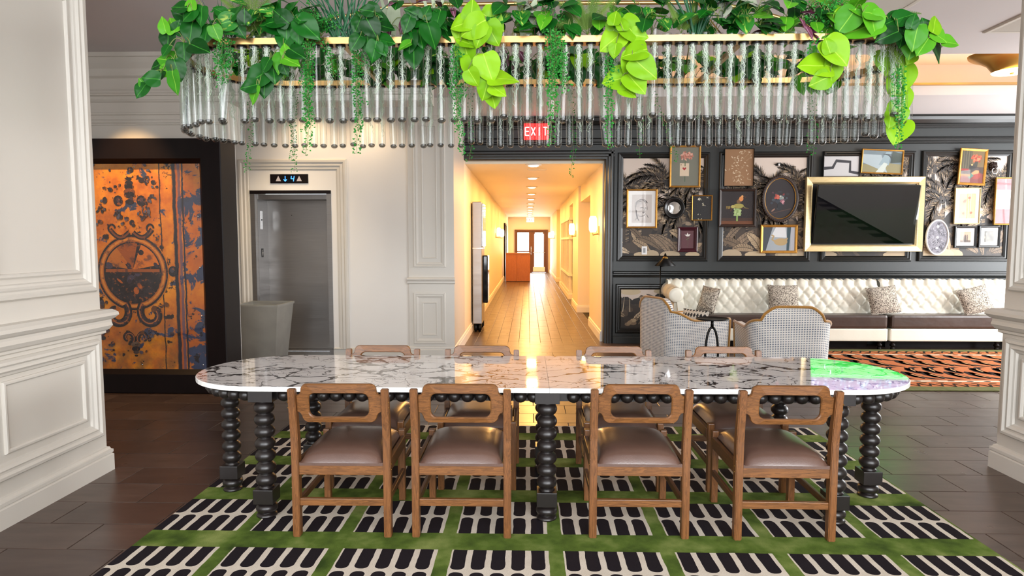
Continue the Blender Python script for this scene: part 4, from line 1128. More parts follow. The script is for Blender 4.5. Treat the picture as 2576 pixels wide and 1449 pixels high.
# ---- patterned barrel armchairs
def f_dash(T, p):
    uv = T.new('ShaderNodeUVMap'); s_ = sep(T, uv.outputs[0]); u = s_[0]*38.0; v = s_[1]*44.0
    fu = u.fract(); fv = (v+(u.floor()*.0)).fract()
    even = ((u.floor()*.5).fract()).gt(.25)
    dash = fu.gt(.18)*fu.lt(.78)*fv.gt(.25)*fv.lt(.70)
    strp = (fu-.0).lt(.10)
    c = mixc(T, dash, '#dcd9d4', '#454e63'); c = mixc(T, strp*.6, c, '#a98d62')
    T.link(c, p.inputs['Base Color']); bump(T, p, noise(T, coords(T), 250, 2), .15, .002)
M_dash = mat('dashed_weave_fabric', rough=.85, fn=f_dash)
M_piping = mat('ochre_velvet', '#9a6a24', .8, fn=lambda T, p: T.link(mixc(T, noise(T, coords(T), 30, 3), '#7d5318', '#b5812f'), p.inputs['Base Color']), Sheen_Weight=.5)
def f_tri(T, p):
    s_ = sep(T, coords(T)); x = ((s_[0]*22.0).fract()-.5).abs(); z = ((s_[2]*14.0).fract()-.5).abs()
    T.link(mixc(T, (x*1.1).lt(z-.03)*z.gt(.14), '#c6bfb3', '#2a2a2c'), p.inputs['Base Color'])
M_tri = mat('triangle_weave_fabric', rough=.9, fn=f_tri)
def armchair(loc, rz, label, pill=False):
    root = empty('armchair', loc, rz, label, 'armchair', 'patterned armchairs facing the sofa')
    # back at y = -.40 (towards the camera), seat opens to +y; plan is a U with rounded corners
    hw, d = .42, .80; r_ = .20
    def plan(t):   # t in 0..1 from front of left arm round the back to front of right arm
        s1 = d-r_; arc = PI/2*r_; s2 = 2*(hw-r_); L = 2*s1+2*arc+s2; q = t*L
        if q < s1: return (-hw, .40-q), (-1, 0)
        q -= s1
        if q < arc: a = PI+q/r_; return (-hw+r_+r_*math.cos(a), -.40+r_+r_*math.sin(a)), (math.cos(a), math.sin(a))
        q -= arc
        if q < s2: return (-hw+r_+q, -.40), (0, -1)
        q -= s2
        if q < arc: a = -PI/2+q/r_; return (hw-r_+r_*math.cos(a), -.40+r_+r_*math.sin(a)), (math.cos(a), math.sin(a))
        q -= arc; return (hw, -.40+r_+q), (1, 0)
    def top(t):
        (x, y), n = plan(t)
        # back humped, dropping in a scoop to level arms
        k = max(0.0, min(1.0, (y+.22)/-.17+0.0)) if y < -.22 else 0
        if y <= -.385: c = abs(x)/hw; q_ = max(0, min(1, (c-.38)/.55)); return .89-.015*c**2-.13*q_*q_*(3-2*q_)
        back = .745
        e = max(0, min(1, (-.10-y)/.28)); e = e*e*(3-2*e)
        return .64+(back-.64)*e
    n = 64; mo = MB(); uvs = []
    K = 8
    def side(i, j):
        (x, y), nn = plan(i); z1 = top(i); z = .06+(z1-.06)*j; fl_ = .03*(j-.5)
        return Vector((x*(.94+.06*j), -.40+(y+.40)*(.97+.03*j) , z))
    mo.grid(side, n, K)
    def inn(i, j):
        (x, y), nn = plan(i); z1 = top(i); z = .34+(z1-.34)*j
        return Vector((x-nn[0]*.085, y-nn[1]*.085, z))
    mo.grid(inn, n, K)
    b0 = len(mo.v)
    vs = []
    for i in range(n+1): vs += [side(i/n, 1), inn(i/n, 1)]
    mo.add(vs, [(2*i, 2*i+2, 2*i+3, 2*i+1) for i in range(n)], True)
    for i_ in (0, 1):
        p0, p1 = side(i_, 0), inn(i_, 0); q0, q1 = side(i_, 1), inn(i_, 1); mo.add([p0, p1, q1, q0], [(0, 1, 2, 3)], False)
    o = mo.build('shell', M_dash, root, recalc=False)
    me = o.data; uv = me.uv_layers.new(name='UVMap'); L = 2*(d-r_)+PI*r_+2*(hw-r_)
    nv = (n+1)*(K+1)
    for lp in me.loops:
        vi = lp.vertex_index; co = me.vertices[vi].co
        if vi < 2*nv: i = (vi % nv)//(K+1); uv.data[lp.index].uv = (i/n*L, co.z*1.25)
        else: uv.data[lp.index].uv = (co.x, co.z)
    mb = MB(); pts = []
    for i in range(n+1):
        a = side(i/n, 1); pts.append((a.x, a.y, a.z+.004))
    mb.tube(pts, .0155, 8)
    for e in (0, 1):
        a = side(e, 1); mb.tube([(a.x, a.y+.004, a.z), (a.x*.98, a.y+.004, .4), (side(e, 0).x, a.y+.004, .06)], .0125, 8)
    mb.build('piping', M_piping, root)
    mb = MB(); mb.bbox(-.335, .335, -.31, .42, .36, .47, .03); oc = mb.build('seat_cushion', M_dash, root)
    mb = MB(); mb.bbox(-.34, .34, -.31, .40, .06, .36, .01); ob = mb.build('seat_base', M_dash, root)
    for q in (oc, ob):
        me = q.data; uv = me.uv_layers.new(name='UVMap')
        for pg in me.polygons:
            for li in pg.loop_indices:
                c = me.vertices[me.loops[li].vertex_index].co; uv.data[li].uv = (c.x if abs(pg.normal.x) < .7 else c.y, c.z*1.25 if abs(pg.normal.z) < .7 else c.y)
    ft = bpy.data.meshes.get('armchair_foot') or MB().lathe([(0, 0), (.018, 0), (.024, .06)], n=12).mesh('armchair_foot', M_dwood)
    for sx in (-.32, .32):
        for sy in (-.3, .34): inst('foot', ft, root, (sx, sy, 0))
    return root
armchair((1.88, 7.84, 0), math.radians(-66), 'pale dash-patterned armchair with ochre piping facing right, left of the two')
armchair((2.78, 6.98, 0), math.radians(-6), 'pale dash-patterned armchair with ochre piping seen squarely from behind')
pp_ = at(1695, 770, 7.75); pillow('throw_pillow', (2.02, 7.72, .60), .19, .14, (-.2, 0, -.95), M_tri, 'small cushion with black triangles on the left patterned armchair', .05, 'patterned cushion on the armchair')

# ---- small black drinks table
t = empty('side_table', (1.985, 6.85, 0), 0, 'small round black metal drinks table on an oval loop stem', 'side table')
MB().lathe([(0, .728), (.165, .728), (.172, .733), (.172, .741), (.168, .744), (.165, .739), (0, .739)], n=40).build('table_top', M_black, t)
MB().lathe([(0, .64), (.016, .64), (.016, .728), (0, .728)], n=14).build('stem', M_black, t)
pts = [(.068*math.sin(2*PI*i/40)*(1+.0*i), 0, .35+.295*math.cos(2*PI*i/40)) for i in range(40)]; MB().tube(pts, .0125, 10, closed=True).build('loop_stem', M_black, t)
MB().lathe([(0, 0), (.14, 0), (.145, .006), (.14, .014), (.02, .02), (.016, .07), (0, .07)], n=36).build('base', M_black, t)

# ---- floor lamp with a cone shade
t = empty('floor_lamp', (1.93, 9.3, 0), 0, 'slim black floor lamp with a pointed cone shade behind the left armchair', 'lamp')
MB().tube([(0, 0, .02), (0, 0, 1.215)], .0075, 8).build('pole', M_black, t)
MB().lathe([(0, 0), (.12, 0), (.125, .01), (.12, .02), (0, .022)], n=30).build('base', M_black, t)
sh = empty('tmp', (0, 0, 0)); bpy.data.objects.remove(sh)
o = MB().lathe([(.148, 1.212), (.150, 1.216), (.03, 1.335), (.006, 1.395), (0, 1.397)], cx=.065, n=40).build('lamp_shade', M_black, t)
MB().lathe([(.046, 1.320), (.0335, 1.334), (.025, 1.352)], cx=.065, n=24).build('brass_collar', M_brass, o)
MB().tube([(0, 0, 1.2), (.065, 0, 1.21), (.065, 0, 1.26)], .006, 8).build('arm', M_black, t)

# ---- ice and water machine standing in the corridor, doors, reception podium, lights
t = empty('ice_machine', (-.952, 11.2, 0), 0, 'tall stainless water and ice machine standing against the left corridor wall', 'appliance')
MB().bbox(0, .16, -.30, .40, .14, 2.24, .012).build('cabinet', M_steel, t)
MB().bbox(.002, .168, -.31, .41, 1.44, 1.455, .003).build('trim_band', M_chrome, t)
MB().bbox(.16, .25, -.05, .35, .48, 1.32, .02).build('dispenser_bay', M_screen, t)
MB().bbox(.16, .185, -.28, .38, 1.47, 2.22, .01).build('upper_door', M_chrome, t)
lg = MB().lathe([(0, 0), (.02, 0), (.02, .02), (.035, .03), (.035, .14), (0, .14)], n=12).mesh('foot', M_black)
for x, y in ((.05, -.24), (.12, -.24), (.05, .34), (.12, .34)): inst('foot', lg, t, (x, y, 0))
t = empty('reception_podium', (-.38, 24.9, 0), 0, 'orange wooden reception podium standing at the left of the corridor', 'podium')
for x0, x1 in ((-.47, -.045), (-.04, .47)): MB().bbox(x0, x1, -.3, .3, .02, 1.08, .004).build('front_panel', M_oak, t)
MB().bbox(-.48, .48, -.32, .32, 1.08, 1.11, .004).build('counter_top', M_oak, t); MB().box(-.45, .45, -.28, .28, 0, .02).build('plinth', M_dwood, t)

M_disc = emat('warm_lamp_disc', (1, .80, .48, 1), 8)
def cl(y, i):
    t = empty('ceiling_light', (.085, y, ZH), 0, 'round warm flush ceiling light over the corridor, '+lab, 'ceiling light', 'row of round lights along the corridor ceiling')
    MB().lathe([(.125, 0), (.13, -.008), (.10, -.02), (.09, -.018)], n=30).build('rim', M_white2, t); MB().lathe([(.09, -.016), (.06, -.032), (0, -.038)], n=30).build('diffuser', M_disc, t)
    area('corridor_lamp', (.085, y, ZH-.05), (0, 0, 0), .2, .2, 42 if y < 24 else 46, (1, .50, .125))
names = ['nearest the lobby', 'second from the lobby', 'third from the lobby', 'fourth from the lobby', 'fifth from the lobby', 'sixth from the lobby', 'seventh from the lobby', 'fourth from the exit door', 'third from the exit door', 'second from the exit door', 'closest to the exit door']
for i, lab in enumerate(names): cl(10.05+i*2.02, i)
# sconces
M_sc = emat('lit_opal_glass', (1, .80, .45, 1), 4)
def sconce(x, y, sgn, lab):
    t = empty('wall_sconce', (x, y, 1.83), 0, lab, 'wall light', 'capsule wall lights along the corridor')
    MB().bbox(min(0, -sgn*.02), max(0, -sgn*.02), -.05, .05, -.16, -.02, .004).build('backplate', M_brass, t)
    MB().tube([(0, 0, -.14), (-sgn*.10, 0, -.16), (-sgn*.10, 0, -.11)], .01, 8).build('arm', M_brass, t)
    MB().lathe([(0, -.12), (.045, -.118), (.062, -.08), (.066, 0), (.062, .10), (.045, .14), (.0, .142)], n=20, M=Matrix.Translation((-sgn*.10, 0, 0))).build('glass_shade', M_sc, t)
    point('sconce_lamp', (x-sgn*.22, y, 1.85), 7, (1, .5, .13), .08)
sconce(XR, 10.35, 1, 'lit capsule wall light on the right corridor wall, nearest the lobby')
sconce(XR-.05, 14.6, 1, 'lit capsule wall light on the right corridor wall past the side door')
sconce(XR-.05, 26.0, 1, 'lit capsule wall light on the right wall near the far door, front one'); sconce(XR-.05, 29.5, 1, 'lit capsule wall light on the right wall near the far door, rear one')
sconce(XL, 19.2, -1, 'lit capsule wall light on the left corridor wall, front one'); sconce(XL, 21.8, -1, 'lit capsule wall light on the left corridor wall, rear one')
# exit signs
M_red = emat('red_exit_panel', (1, .03, .03, 1), 1.6); M_redl = emat('exit_letters', (1, .75, .7, 1), 3)
def exit_sign(c, wd, hg, lab, mpan, mlet):
    t = empty('exit_sign', c, 0, lab, 'exit sign'); MB().bbox(-wd/2, wd/2, -.02, .02, -hg/2, hg/2, .004).build('panel', mpan, t)
    mb = MB(); lw = wd*.15; lh = hg*.5; st = wd*.035
    def sg(x0, z0, x1, z1):
        d = Vector((x1-x0, z1-z0)).normalized(); n_ = Vector((-d.y, d.x))*st/2; mb.prism([(x0+n_.x, z0+n_.y), (x1+n_.x, z1+n_.y), (x1-n_.x, z1-n_.y), (x0-n_.x, z0-n_.y)], -.024, -.02)
    for k, ch in enumerate('EXIT'):
        x = -wd*.36+k*wd*.24-lw/2+wd*.0; a, b_ = x, x+lw; z0, z1 = -lh/2, lh/2; zm = 0
        if ch == 'E': sg(a, z0, a, z1); sg(a, z1, b_, z1); sg(a, zm, b_-.1*lw, zm); sg(a, z0, b_, z0)
        if ch == 'X': sg(a, z0, b_, z1); sg(a, z1, b_, z0)
        if ch == 'I': sg((a+b_)/2, z0, (a+b_)/2, z1)
        if ch == 'T': sg(a, z1, b_, z1); sg((a+b_)/2, z0, (a+b_)/2, z1)
    mb.build('lettering', mlet, t)
    return t
p = at(1349, 331, 9.6); t = exit_sign((p.x, 9.6, p.z), .37, .235, 'lit red EXIT sign over the corridor opening behind the glass tubes', M_red, M_redl)
MB().box(-.05, .05, .02, .17, -.05, .05).build('bracket', M_dark2, t)
p = at(1334, 558, 29.5); t = exit_sign((p.x, 29.5, 2.55), .36, .22, 'small white EXIT sign with red letters hanging before the far glass door', emat('exit_panel_white', (1, .8, .6, 1), 1.8), M_red)
MB().tube([(0, 0, .11), (0, 0, .21)], .01, 8).build('hanger', M_white2, t)
# sprinklers and vent in the corridor ceiling
vm = MB(); vm.rframe(-.16, .16, -.06, .06, [(0, 0), (0, .008), (.015, .012), (.02, .002)], lambda u, v, h: Vector((u, v, -h)))
for k in range(5): vm.box(-.14, .14, -.04+k*.018, -.032+k*.018, -.008, 0)
o = vm.build('ceiling_vent', M_hall); o.location = (.15, 10.75, ZH); tag(o, 'small slatted air vent in the corridor ceiling behind the first light', 'vent')

# ---- ceiling vents and cove fixture of the lobby
def vent(x0, x1, y0, y1, nsl, lab, ang):
    cx, cy = (x0+x1)/2, (y0+y1)/2; t = empty('ceiling_vent', (cx, cy, ZC), 0, lab, 'vent', 'slatted air grilles in the lobby ceiling'); a, b_ = (x1-x0)/2, (y1-y0)/2
    MB().rframe(-a, a, -b_, b_, [(0, 0), (0, .01), (.01, .015), (.045, .015), (.05, .004), (.05, 0)], lambda u, v, h: Vector((u, v, -h))).build('frame', M_white, t)
    MB().box(-a+.04, a-.04, -b_+.04, b_-.04, -.002, 0).build('duct_opening', M_dark2, t)
    L = 2*(a-.05); sl = MB().box(-L/2, L/2, -.004, .009, -.010, -.004).mesh('slat', M_white)
    for k in range(nsl): inst('slat', sl, t, (0, -b_+.055+(2*b_-.11)*k/(nsl-1), 0), (-.5, 0, 0))
    MB().box(-.008, .008, -b_+.05, b_-.05, -.014, -.003).build('divider', M_white, t)
vent(2.2, 3.03, 4.55, 5.46, 34, 'white slatted ceiling grille above the right end of the plant chandelier', 0)
t_ = at(2466, 74, 6.0)
vent(4.05, 4.95, 4.85, 5.93, 34, 'white slatted ceiling grille at the upper right beside the white pier', 0)
# scalloped gold ceiling fixture in the cove
t = empty('ceiling_light', (5.55, 7.6, 3.95), 0, 'large scalloped gold ceiling light glowing in the cove at the upper right', 'ceiling light')
mb = MB(); n = 80
def scal(i, j):
    a = 2*PI*i; k = .5+.5*math.cos(a*4)
    r_ = [.20, .26, .38, .47, .48][min(4, int(round(j*4)))]*(1 if j < .3 else (1-.10*(1-k)*j)); z = [-.44, -.36, -.30, -.275, -.255][min(4, int(round(j*4)))]
    return Vector((r_*math.cos(a), r_*math.sin(a)*.8, z))
mb.grid(scal, n, 4, closeu=True); mb.build('gold_shade', mat('gold_leaf', '#c79a4e', .4, .8), t, recalc=False)
MB().lathe([(0, -.455), (.19, -.45), (.2, -.44)], n=30).build('diffuser', emat('warm_opal_diffuser', (1, .84, .58, 1), 4), t)
MB().lathe([(0, -.475), (.018, -.47), (.022, -.46), (.016, -.45), (0, -.449)], n=14).build('finial', M_brass, t)
MB().lathe([(0, -.44), (.03, -.43), (.03, -.02), (.10, -.015), (.10, 0)], n=20).build('stem', M_brass, t)
point('cove_fixture_lamp', (5.55, 7.6, 3.74), 9, (1, .62, .25), .1); point('cove_fixture_lamp', (5.55, 7.6, 3.42), 8, (1, .75, .45), .12)
# ================================================================== GALLERY WALL
M_fg = mat('gilded_frame', '#b8843a', .35, .75, fn=lambda T, p: T.link(mixc(T, noise(T, coords(T), 20, 3), '#a8742c', '#cf9c4e'), p.inputs['Base Color']))
M_fl = mat('light_gold_frame', '#d9c08a', .35, .6, fn=lambda T, p: T.link(mixc(T, noise(T, mapv(T, coords(T), (2, 2, 9)), 8, 4), '#cdb078', '#e6d2a4'), p.inputs['Base Color']))
M_fb = mat('black_frame', '#121314', .3); M_fbr = mat('dark_walnut_frame', '#2b1a12', .4); M_fr = mat('burgundy_frame', '#3d0f1c', .3); M_fw = mat('white_frame', '#dcdcdc', .35)
M_board = mat('white_mat_board', '#e9e8e6', .8); M_mirror = mat('mirror', '#c8c8c8', .03, 1.0)
def gal(label, x0, x1, y0, y1, fm, fw, art_fn, board=0, h0=.046, dep=.03, prof=None, tilt=0, glass=True, cat='picture', name='framed_picture', bgm=None):
    a = at(x0, y1, 9.72); b_ = at(x1, y0, 9.72); cx, cz = (a.x+b_.x)/2, (a.z+b_.z)/2; hw, hh = (b_.x-a.x)/2, (b_.z-a.z)/2
    root = empty(name, (cx, YW-h0, cz), 0, label, cat, 'framed pictures on the gallery wall'); root.rotation_euler.y = math.radians(tilt)
    W0 = lambda u, v, h: Vector((u, -h, v))
    pr = prof or [(0, 0), (0, dep*.8), (fw*.25, dep), (fw*.6, dep*.9), (fw, dep*.6), (fw, dep*.3)]
    MB().rframe(-hw, hw, -hh, hh, pr, W0).build('frame', fm, root)
    iw, ih = hw-fw, hh-fh if False else hh-fw
    MB().box(-iw-.003, iw+.003, -dep*.3-.002, -0.0, -ih-.003, ih+.003).build('backing', M_fb, root)
    if board:
        MB().box(-iw, iw, -dep*.34-.003, -dep*.3-.002, -ih, ih).build('mat_board', M_board, root)
    P = Print(lambda u, v, h: Vector((u, -dep*.34-.0035-h, v)), .0004, .00002)
    k = board; P.box = (-iw+k, iw-k, -ih+k, ih-k)
    art_fn(P, iw-k, ih-k)
    P.build('print', M_canvas, root)
    if glass: MB().box(-iw, iw, -dep*.34-.0105, -dep*.34-.0095, -ih, ih).build('glass', M_pane, root)
    return root
rr = random.Random(12)
def a_carn(P, w_, h_):
    P.rect(-w_, w_, -h_, h_, '#77786a'); P.line([(0, -h_*.8), (0, h_*.05)], .012, '#4c5f48')
    P.rect(-w_*.38, w_*.30, -h_*.50, h_*.17, '#dcc8ae')
    P.oval(-w_*.29, h_*.09, .008, .010, '#8c6a54'); s_ = .028; P.poly([(-.05*w_, -h_*.2), (-.05*w_-s_, -h_*.2+s_*.9), (-.05*w_-s_*.9, -h_*.2+s_*1.5), (-.05*w_-s_*.4, -h_*.2+s_*1.6), (-.05*w_, -h_*.2+s_*1.15), (-.05*w_+s_*.4, -h_*.2+s_*1.6), (-.05*w_+s_*.9, -h_*.2+s_*1.5), (-.05*w_+s_, -h_*.2+s_*.9)], '#a8252a')
    P.line([(0, h_*.02), (.0, h_*.3)], .014, '#5d6f50')
    for k in range(60):
        a = rr.uniform(0, 2*PI); q = rr.random()**.6*.085; P.oval(.02+q*math.cos(a)*1.1, h_*.55+q*.75*math.sin(a), rr.uniform(.012, .022), rr.uniform(.008, .014), rr.choice(['#c98570', '#d99b86', '#b06a58', '#e0b09c']), 8, rot=rr.random()*3)
gal('gold-framed picture of a pink carnation behind an ace playing card', 1683, 1763, 366, 472, M_fg, .028, a_carn, h0=.046)
def a_face(P, w_, h_):
    P.rect(-w_, w_, -h_, h_, '#cbc4bf'); c_ = '#3a3236'; P.lw = 1.6
    P.arc(-.01, .0, .085, .12, 2.0, 4.9, .003, c_); P.arc(-.005, .0, .088, .12, -.2, 1.6, .0025, c_)
    P.arc(.0, .07, .085, .07, .2, 3.2, .004, c_); P.arc(-.01, .06, .095, .06, .4, 2.8, .003, c_); P.arc(.02, .08, .06, .04, .0, 3.0, .003, c_)
    P.arc(-.075, .05, .025, .025, 0, 6.2, .0025, c_, 12); P.arc(-.03, .09, .03, .02, 0, 6.2, .0025, c_, 12)
    P.line([(-.02, .012), (.0, .018), (.02, .012)], .006, c_); P.line([(.045, .008), (.06, .012), (.07, .006)], .006, c_)
    P.line([(.03, .01), (.04, -.025), (.028, -.032)], .004, c_); P.line([(.01, -.055), (.028, -.051), (.045, -.056)], .006, c_); P.line([(.015, -.064), (.035, -.066)], .004, c_)
    P.line([(-.05, -.08), (-.075, -.14), (-.10, -.18)], .004, c_); P.line([(-.08, -.02), (-.085, -.08), (-.06, -.15), (-.04, -.18)], .007, c_); P.line([(.075, -.09), (.1, -.14)], .004, c_); P.line([(-.01, -.10), (.02, -.115), (.06, -.08)], .004, c_)
gal('gold-framed line drawing of a face with short hair on white mat board', 1576, 1655, 475, 574, M_fg, .028, a_face, board=.055, h0=.008)
def a_flowers_dark(P, w_, h_):
    P.rect(-w_, w_, -h_, h_, '#0d0f14')
    for (x, y, n_) in ((-.03, .13, 12), (.02, .05, 8), (-.03, -.1, 3), (-.03, -.18, 14), (.09, .16, 5), (.05, -.19, 4)):
        for k in range(n_): P.oval(x+rr.uniform(-.03, .03), y+rr.uniform(-.02, .02), rr.uniform(.004, .012), rr.uniform(.003, .006), rr.choice(['#cfc9a8', '#a9a37c', '#e4e0cf']), 7, rot=rr.random()*3)
gal('small black picture with pale sprigs in a thin gold frame', 1739, 1792, 491, 555, M_fg, .016, a_flowers_dark, h0=.046)
def a_burg(P, w_, h_):
    P.rect(-w_, w_, -h_, h_, '#5b3039'); s_ = .045
    P.poly([(-s_, .075), (-s_*.2, .045), (s_*.6, .05), (s_, .085), (s_*.3, .075), (.0, .105), (-s_*.3, .07)], '#e6e2dc'); P.line([(.0, .05), (.012, -.02), (.0, -.11)], .003, '#4a5b3a')
    P.oval(.015, .02, .02, .006, '#5d6e4c', 8, rot=.5); P.oval(-.01, .0, .015, .005, '#5d6e4c', 8, rot=-.6)
gal('small burgundy frame with a white flower on plum paper', 1705, 1756, 571, 634, M_fr, .055, a_burg, h0=.008, prof=[(0, 0), (0, .03), (.012, .035), (.03, .025), (.036, .03), (.05, .018), (.055, .01)])
def a_brown(P, w_, h_):
    P.rect(-w_, w_, -h_, h_, '#8d6846')
    for k in range(70):
        a = rr.uniform(0, 2*PI); x = rr.gauss(0, w_*.35); y = rr.uniform(-h_*.85, h_*.9)
        P.oval(x, y, .017, .006, rr.choice(['#cdb89a', '#b79d7c', '#dccbb0', '#a08363']), 8, rot=a)
        if k % 3 == 0: P.line([(x, y), (x*.6, y-.05)], .002, '#b79d7c')
gal('unglazed brown paper botanical drawing in a thin black frame', 1820, 1897, 374, 469, M_fb, .008, a_brown, h0=.046, dep=.035, glass=False)
def a_bird(P, w_, h_):
    P.rect(-w_, w_, -h_, h_, '#1d1418'); P.rect(-w_, w_, -h_, -h_*.78, '#6b3a17'); P.rect(-w_, w_, -h_*.8, -h_*.62, '#3d2214')
    P.rect(-.012, .012, -h_*.8, -h_*.45, '#8fb05c')
    for r_ in range(6):
        for k in range(-2, 3): P.oval(k*.021+(r_ % 2)*.01, -h_*.44+r_*.022, .016-.002*abs(k), .015, rr.choice(['#9fb877', '#86a05e', '#b4c98c']), 9)
    P.line([(-.17, -.02), (-.06, .0), (.17, -.015)], .01, '#4a2a1c'); P.line([(-.08, -.01), (-.1, -.05)], .006, '#7a2c20')
    for k in range(9): P.oval(-.14+rr.uniform(-.03, .03), .0+rr.uniform(-.02, .02), .013, .009, '#8a7436', 8)
    P.oval(.02, .03, .075, .036, '#a39a4d', 18); P.oval(-.065, .018, .032, .024, '#b4aa5c', 14); P.line([(.08, .03), (.12, .0), (.17, -.01)], .016, '#8a8240', True)
    P.oval(.035, .11, .055, .030, '#7a5736', 16, rot=.6); P.oval(.055, .135, .032, .036, '#d98a48', 14); P.oval(.07, .17, .018, .018, '#e0a060', 12); P.line([(.08, .172), (.125, .155)], .006, '#7a4a28'); P.line([(.03, .09), (.025, .05)], .005, '#7a5736')
gal('square dark wood frame with a bird on a lizard on an artichoke', 1806, 1902, 475, 571, M_fbr, .04, a_bird, h0=.046, dep=.05)
def a_swan(P, w_, h_):
    P.rect(-w_, w_, -h_, h_, '#9fa7ad'); P.poly([(-w_, h_), (-w_*.4, h_), (-w_*.8, -h_), (-w_, -h_)], '#3f454c'); P.poly([(-w_*.2, h_), (w_*.4, h_), (w_*.5, .02), (-w_*.5, .03)], '#d9dbdd')  # grey, white and dark shapes paint the mirror's reflections behind the swan
    P.poly([(w_*.5, h_), (w_*.75, h_), (w_*.65, -h_), (w_*.5, -h_)], '#2f4a55'); P.rect(w_*.75, w_, -h_, h_, '#b9bcc4')
    P.oval(.03, -.045, .10, .055, '#b49a6c', 22); P.line([(-.05, -.04), (-.10, -.01), (-.075, .045), (-.11, .055)], .028, '#b49a6c'); P.poly([(.08, 0), (.14, .02), (.10, -.08)], '#b49a6c')
gal('gold-framed mirror with a tan swan and painted reflections under the oval portrait', 1913, 2009, 565, 637, M_fg, .04, a_swan, h0=.008, dep=.035)
def a_abs(P, w_, h_):
    P.rect(-w_, w_, -h_, h_, '#c6c5c6'); P.line([(-w_, -h_*.2), (-w_*.5, -.02), (-w_*.3, h_*.55), (w_*.5, h_*.45), (w_*.5, -h_*.55), (w_, -h_*.7)], .045, '#26262e')
gal('abstract picture of a thick black stepped line, black frame, behind the television frame top', 2069, 2163, 391, 446, M_fb, .014, a_abs, h0=.046)
def a_land(P, w_, h_):
    P.rect(-w_, w_, -h_, h_, '#6f7f86'); P.poly([(-w_, -h_), (w_, -h_), (w_, -h_*.2), (.1, -.02), (-w_, -h_*.3)], '#8c8560'); P.poly([(-w_, -.02), (w_*.3, -h_), (-.02, .1), (-w_, .1)], '#a6b4ba')
    P.poly([(-.05, -.05), (.05, h_*.9), (.12, h_*.9), (.1, -.05)], '#8fa3ab'); P.poly([(.14, h_), (w_, h_*.8), (w_, 0), (.12, -.02)], '#3e4a43'); P.poly([(-w_*.3, -h_), (w_*.1, -.01), (w_*.3, -.03), (w_*.1, -h_)], '#c2cbc4')
    for k in range(7): P.line([(.0+k*.02, h_*.7), (.14, h_*.72-k*.02)], .006, '#323a3e')
gal('tilted gold-framed landscape hanging above the television', 2164, 2272, 376, 438, M_fg, .022, a_land, h0=.05, tilt=2.5)
def a_still(P, w_, h_):
    P.rect(-w_, w_, -h_, h_, '#3a2518'); P.rect(-w_, -w_*.2, -h_*.2, h_, '#3f3a2a'); P.rect(-w_*.1, w_, -.0, h_, '#6b5632')
    for k in range(4): P.rect(-w_*.85+k*.035, -w_*.85+k*.035+.012, -h_*.1, h_, '#5c543c')
    P.oval(0, .0, .05, .045, '#16110e', 14); P.line([(.04, .0), (.05, .09)], .05, '#2c2a20'); P.oval(-.01, .03, .016, .012, '#d6a866', 9)
    for k in range(26): P.oval(.05+rr.uniform(-.07, .07), .12+rr.uniform(-.05, .05), .016, .016, rr.choice(['#b8401f', '#d6562f', '#8f2a16', '#e0734a']), 9)
    P.poly([(-w_, -h_), (w_, -h_), (w_, -.1), (.05, -.06), (-.03, -.12), (-w_, -.12)], '#6b1f14'); P.oval(.06, -.12, .07, .06, '#8c2a1a', 14); P.poly([(-.02, -.10), (.05, -.045), (.1, -.05), (.1, -.09), (.0, -.12)], '#c9814e')
    P.poly([(-.06, -.14), (-.01, -.09), (.03, -.13), (-.03, -.18)], '#3f6b5c'); P.rect(-w_, -w_*.3, -.06, -.03, '#8c1f16'); P.rect(-w_, -.02, -.14, -.11, '#a86a2a')
gal('gold-framed still life of red roses and a hand holding a green book, at the top', 2408, 2482, 374, 466, M_fg, .035, a_still, h0=.05, tilt=3)
def a_frag(P, w_, h_):
    P.rect(-w_, w_, -h_, h_, '#e9e8e6'); k = 14; pts = [(-w_*.8+rr.uniform(-.004, .004), -h_*.8+h_*1.6*i/k) for i in range(k)]+[(-w_*.8+w_*1.6*i/k, h_*.8+rr.uniform(-.004, .004)) for i in range(k)]+[(w_*.8+rr.uniform(-.004, .004), h_*.8-h_*1.6*i/k) for i in range(k)]+[(w_*.8-w_*1.6*i/k, -h_*.8+rr.uniform(-.004, .004)) for i in range(k)]
    P.poly(pts, '#b49a74'); P.rect(w_*.1, w_*.16, -h_*.78, h_*.78, '#cdbb9c'); P.rect(w_*.3, w_*.36, -h_*.78, h_*.78, '#cdbb9c')
    for (x, y) in ((-.05, .06), (.03, .12), (-.05, -.11), (.06, -.10), (-.03, .08)):
        for j in range(6): P.oval(x+.012*math.cos(j), y+.012*math.sin(j), .008, .007, '#96482c', 8)
        P.line([(x, y-.02), (x, y-.05)], .003, '#6b5a40')
gal('pale gold frame holding a torn tan paper with small red flowers', 2400, 2470, 472, 564, M_fl, .018, a_frag, board=.02, h0=.02)
def a_red(P, w_, h_):
    P.rect(-w_, w_, -h_, h_, '#8b5a60'); P.rect(-w_, w_, -h_*.35, h_*.5, '#dcdadb'); P.line([(-w_*.1, h_), (0, h_*.5)], .02, '#b98d90'); P.line([(-.05, h_*.5), (-.05, h_*.1)], .002, '#333'*1 if False else '#3a3434'); P.line([(.03, h_*.5), (.02, -h_*.1)], .002, '#3a3434'); P.line([(-w_*.2, -h_*.35), (0, -h_)], .03, '#6b1f2a'); P.line([(-w_, h_*.8), (w_, h_*.75)], .03, '#7a2a35')
gal('gold-framed rose-red and white picture half hidden by the right pier', 2497, 2560, 446, 566, M_fg, .022, a_red, h0=.046)
def a_ph1(P, w_, h_):
    P.rect(-w_, w_, -h_, h_, '#b48f74'); P.rect(-w_, w_, -h_, -h_*.6, '#5c4a3c')
    for x in (-.02, .0, .025): P.rect(x-.008, x+.008, -h_*.8, h_*.2, '#2a2320'); P.oval(x, h_*.3, .007, .009, '#3a2c26', 8)
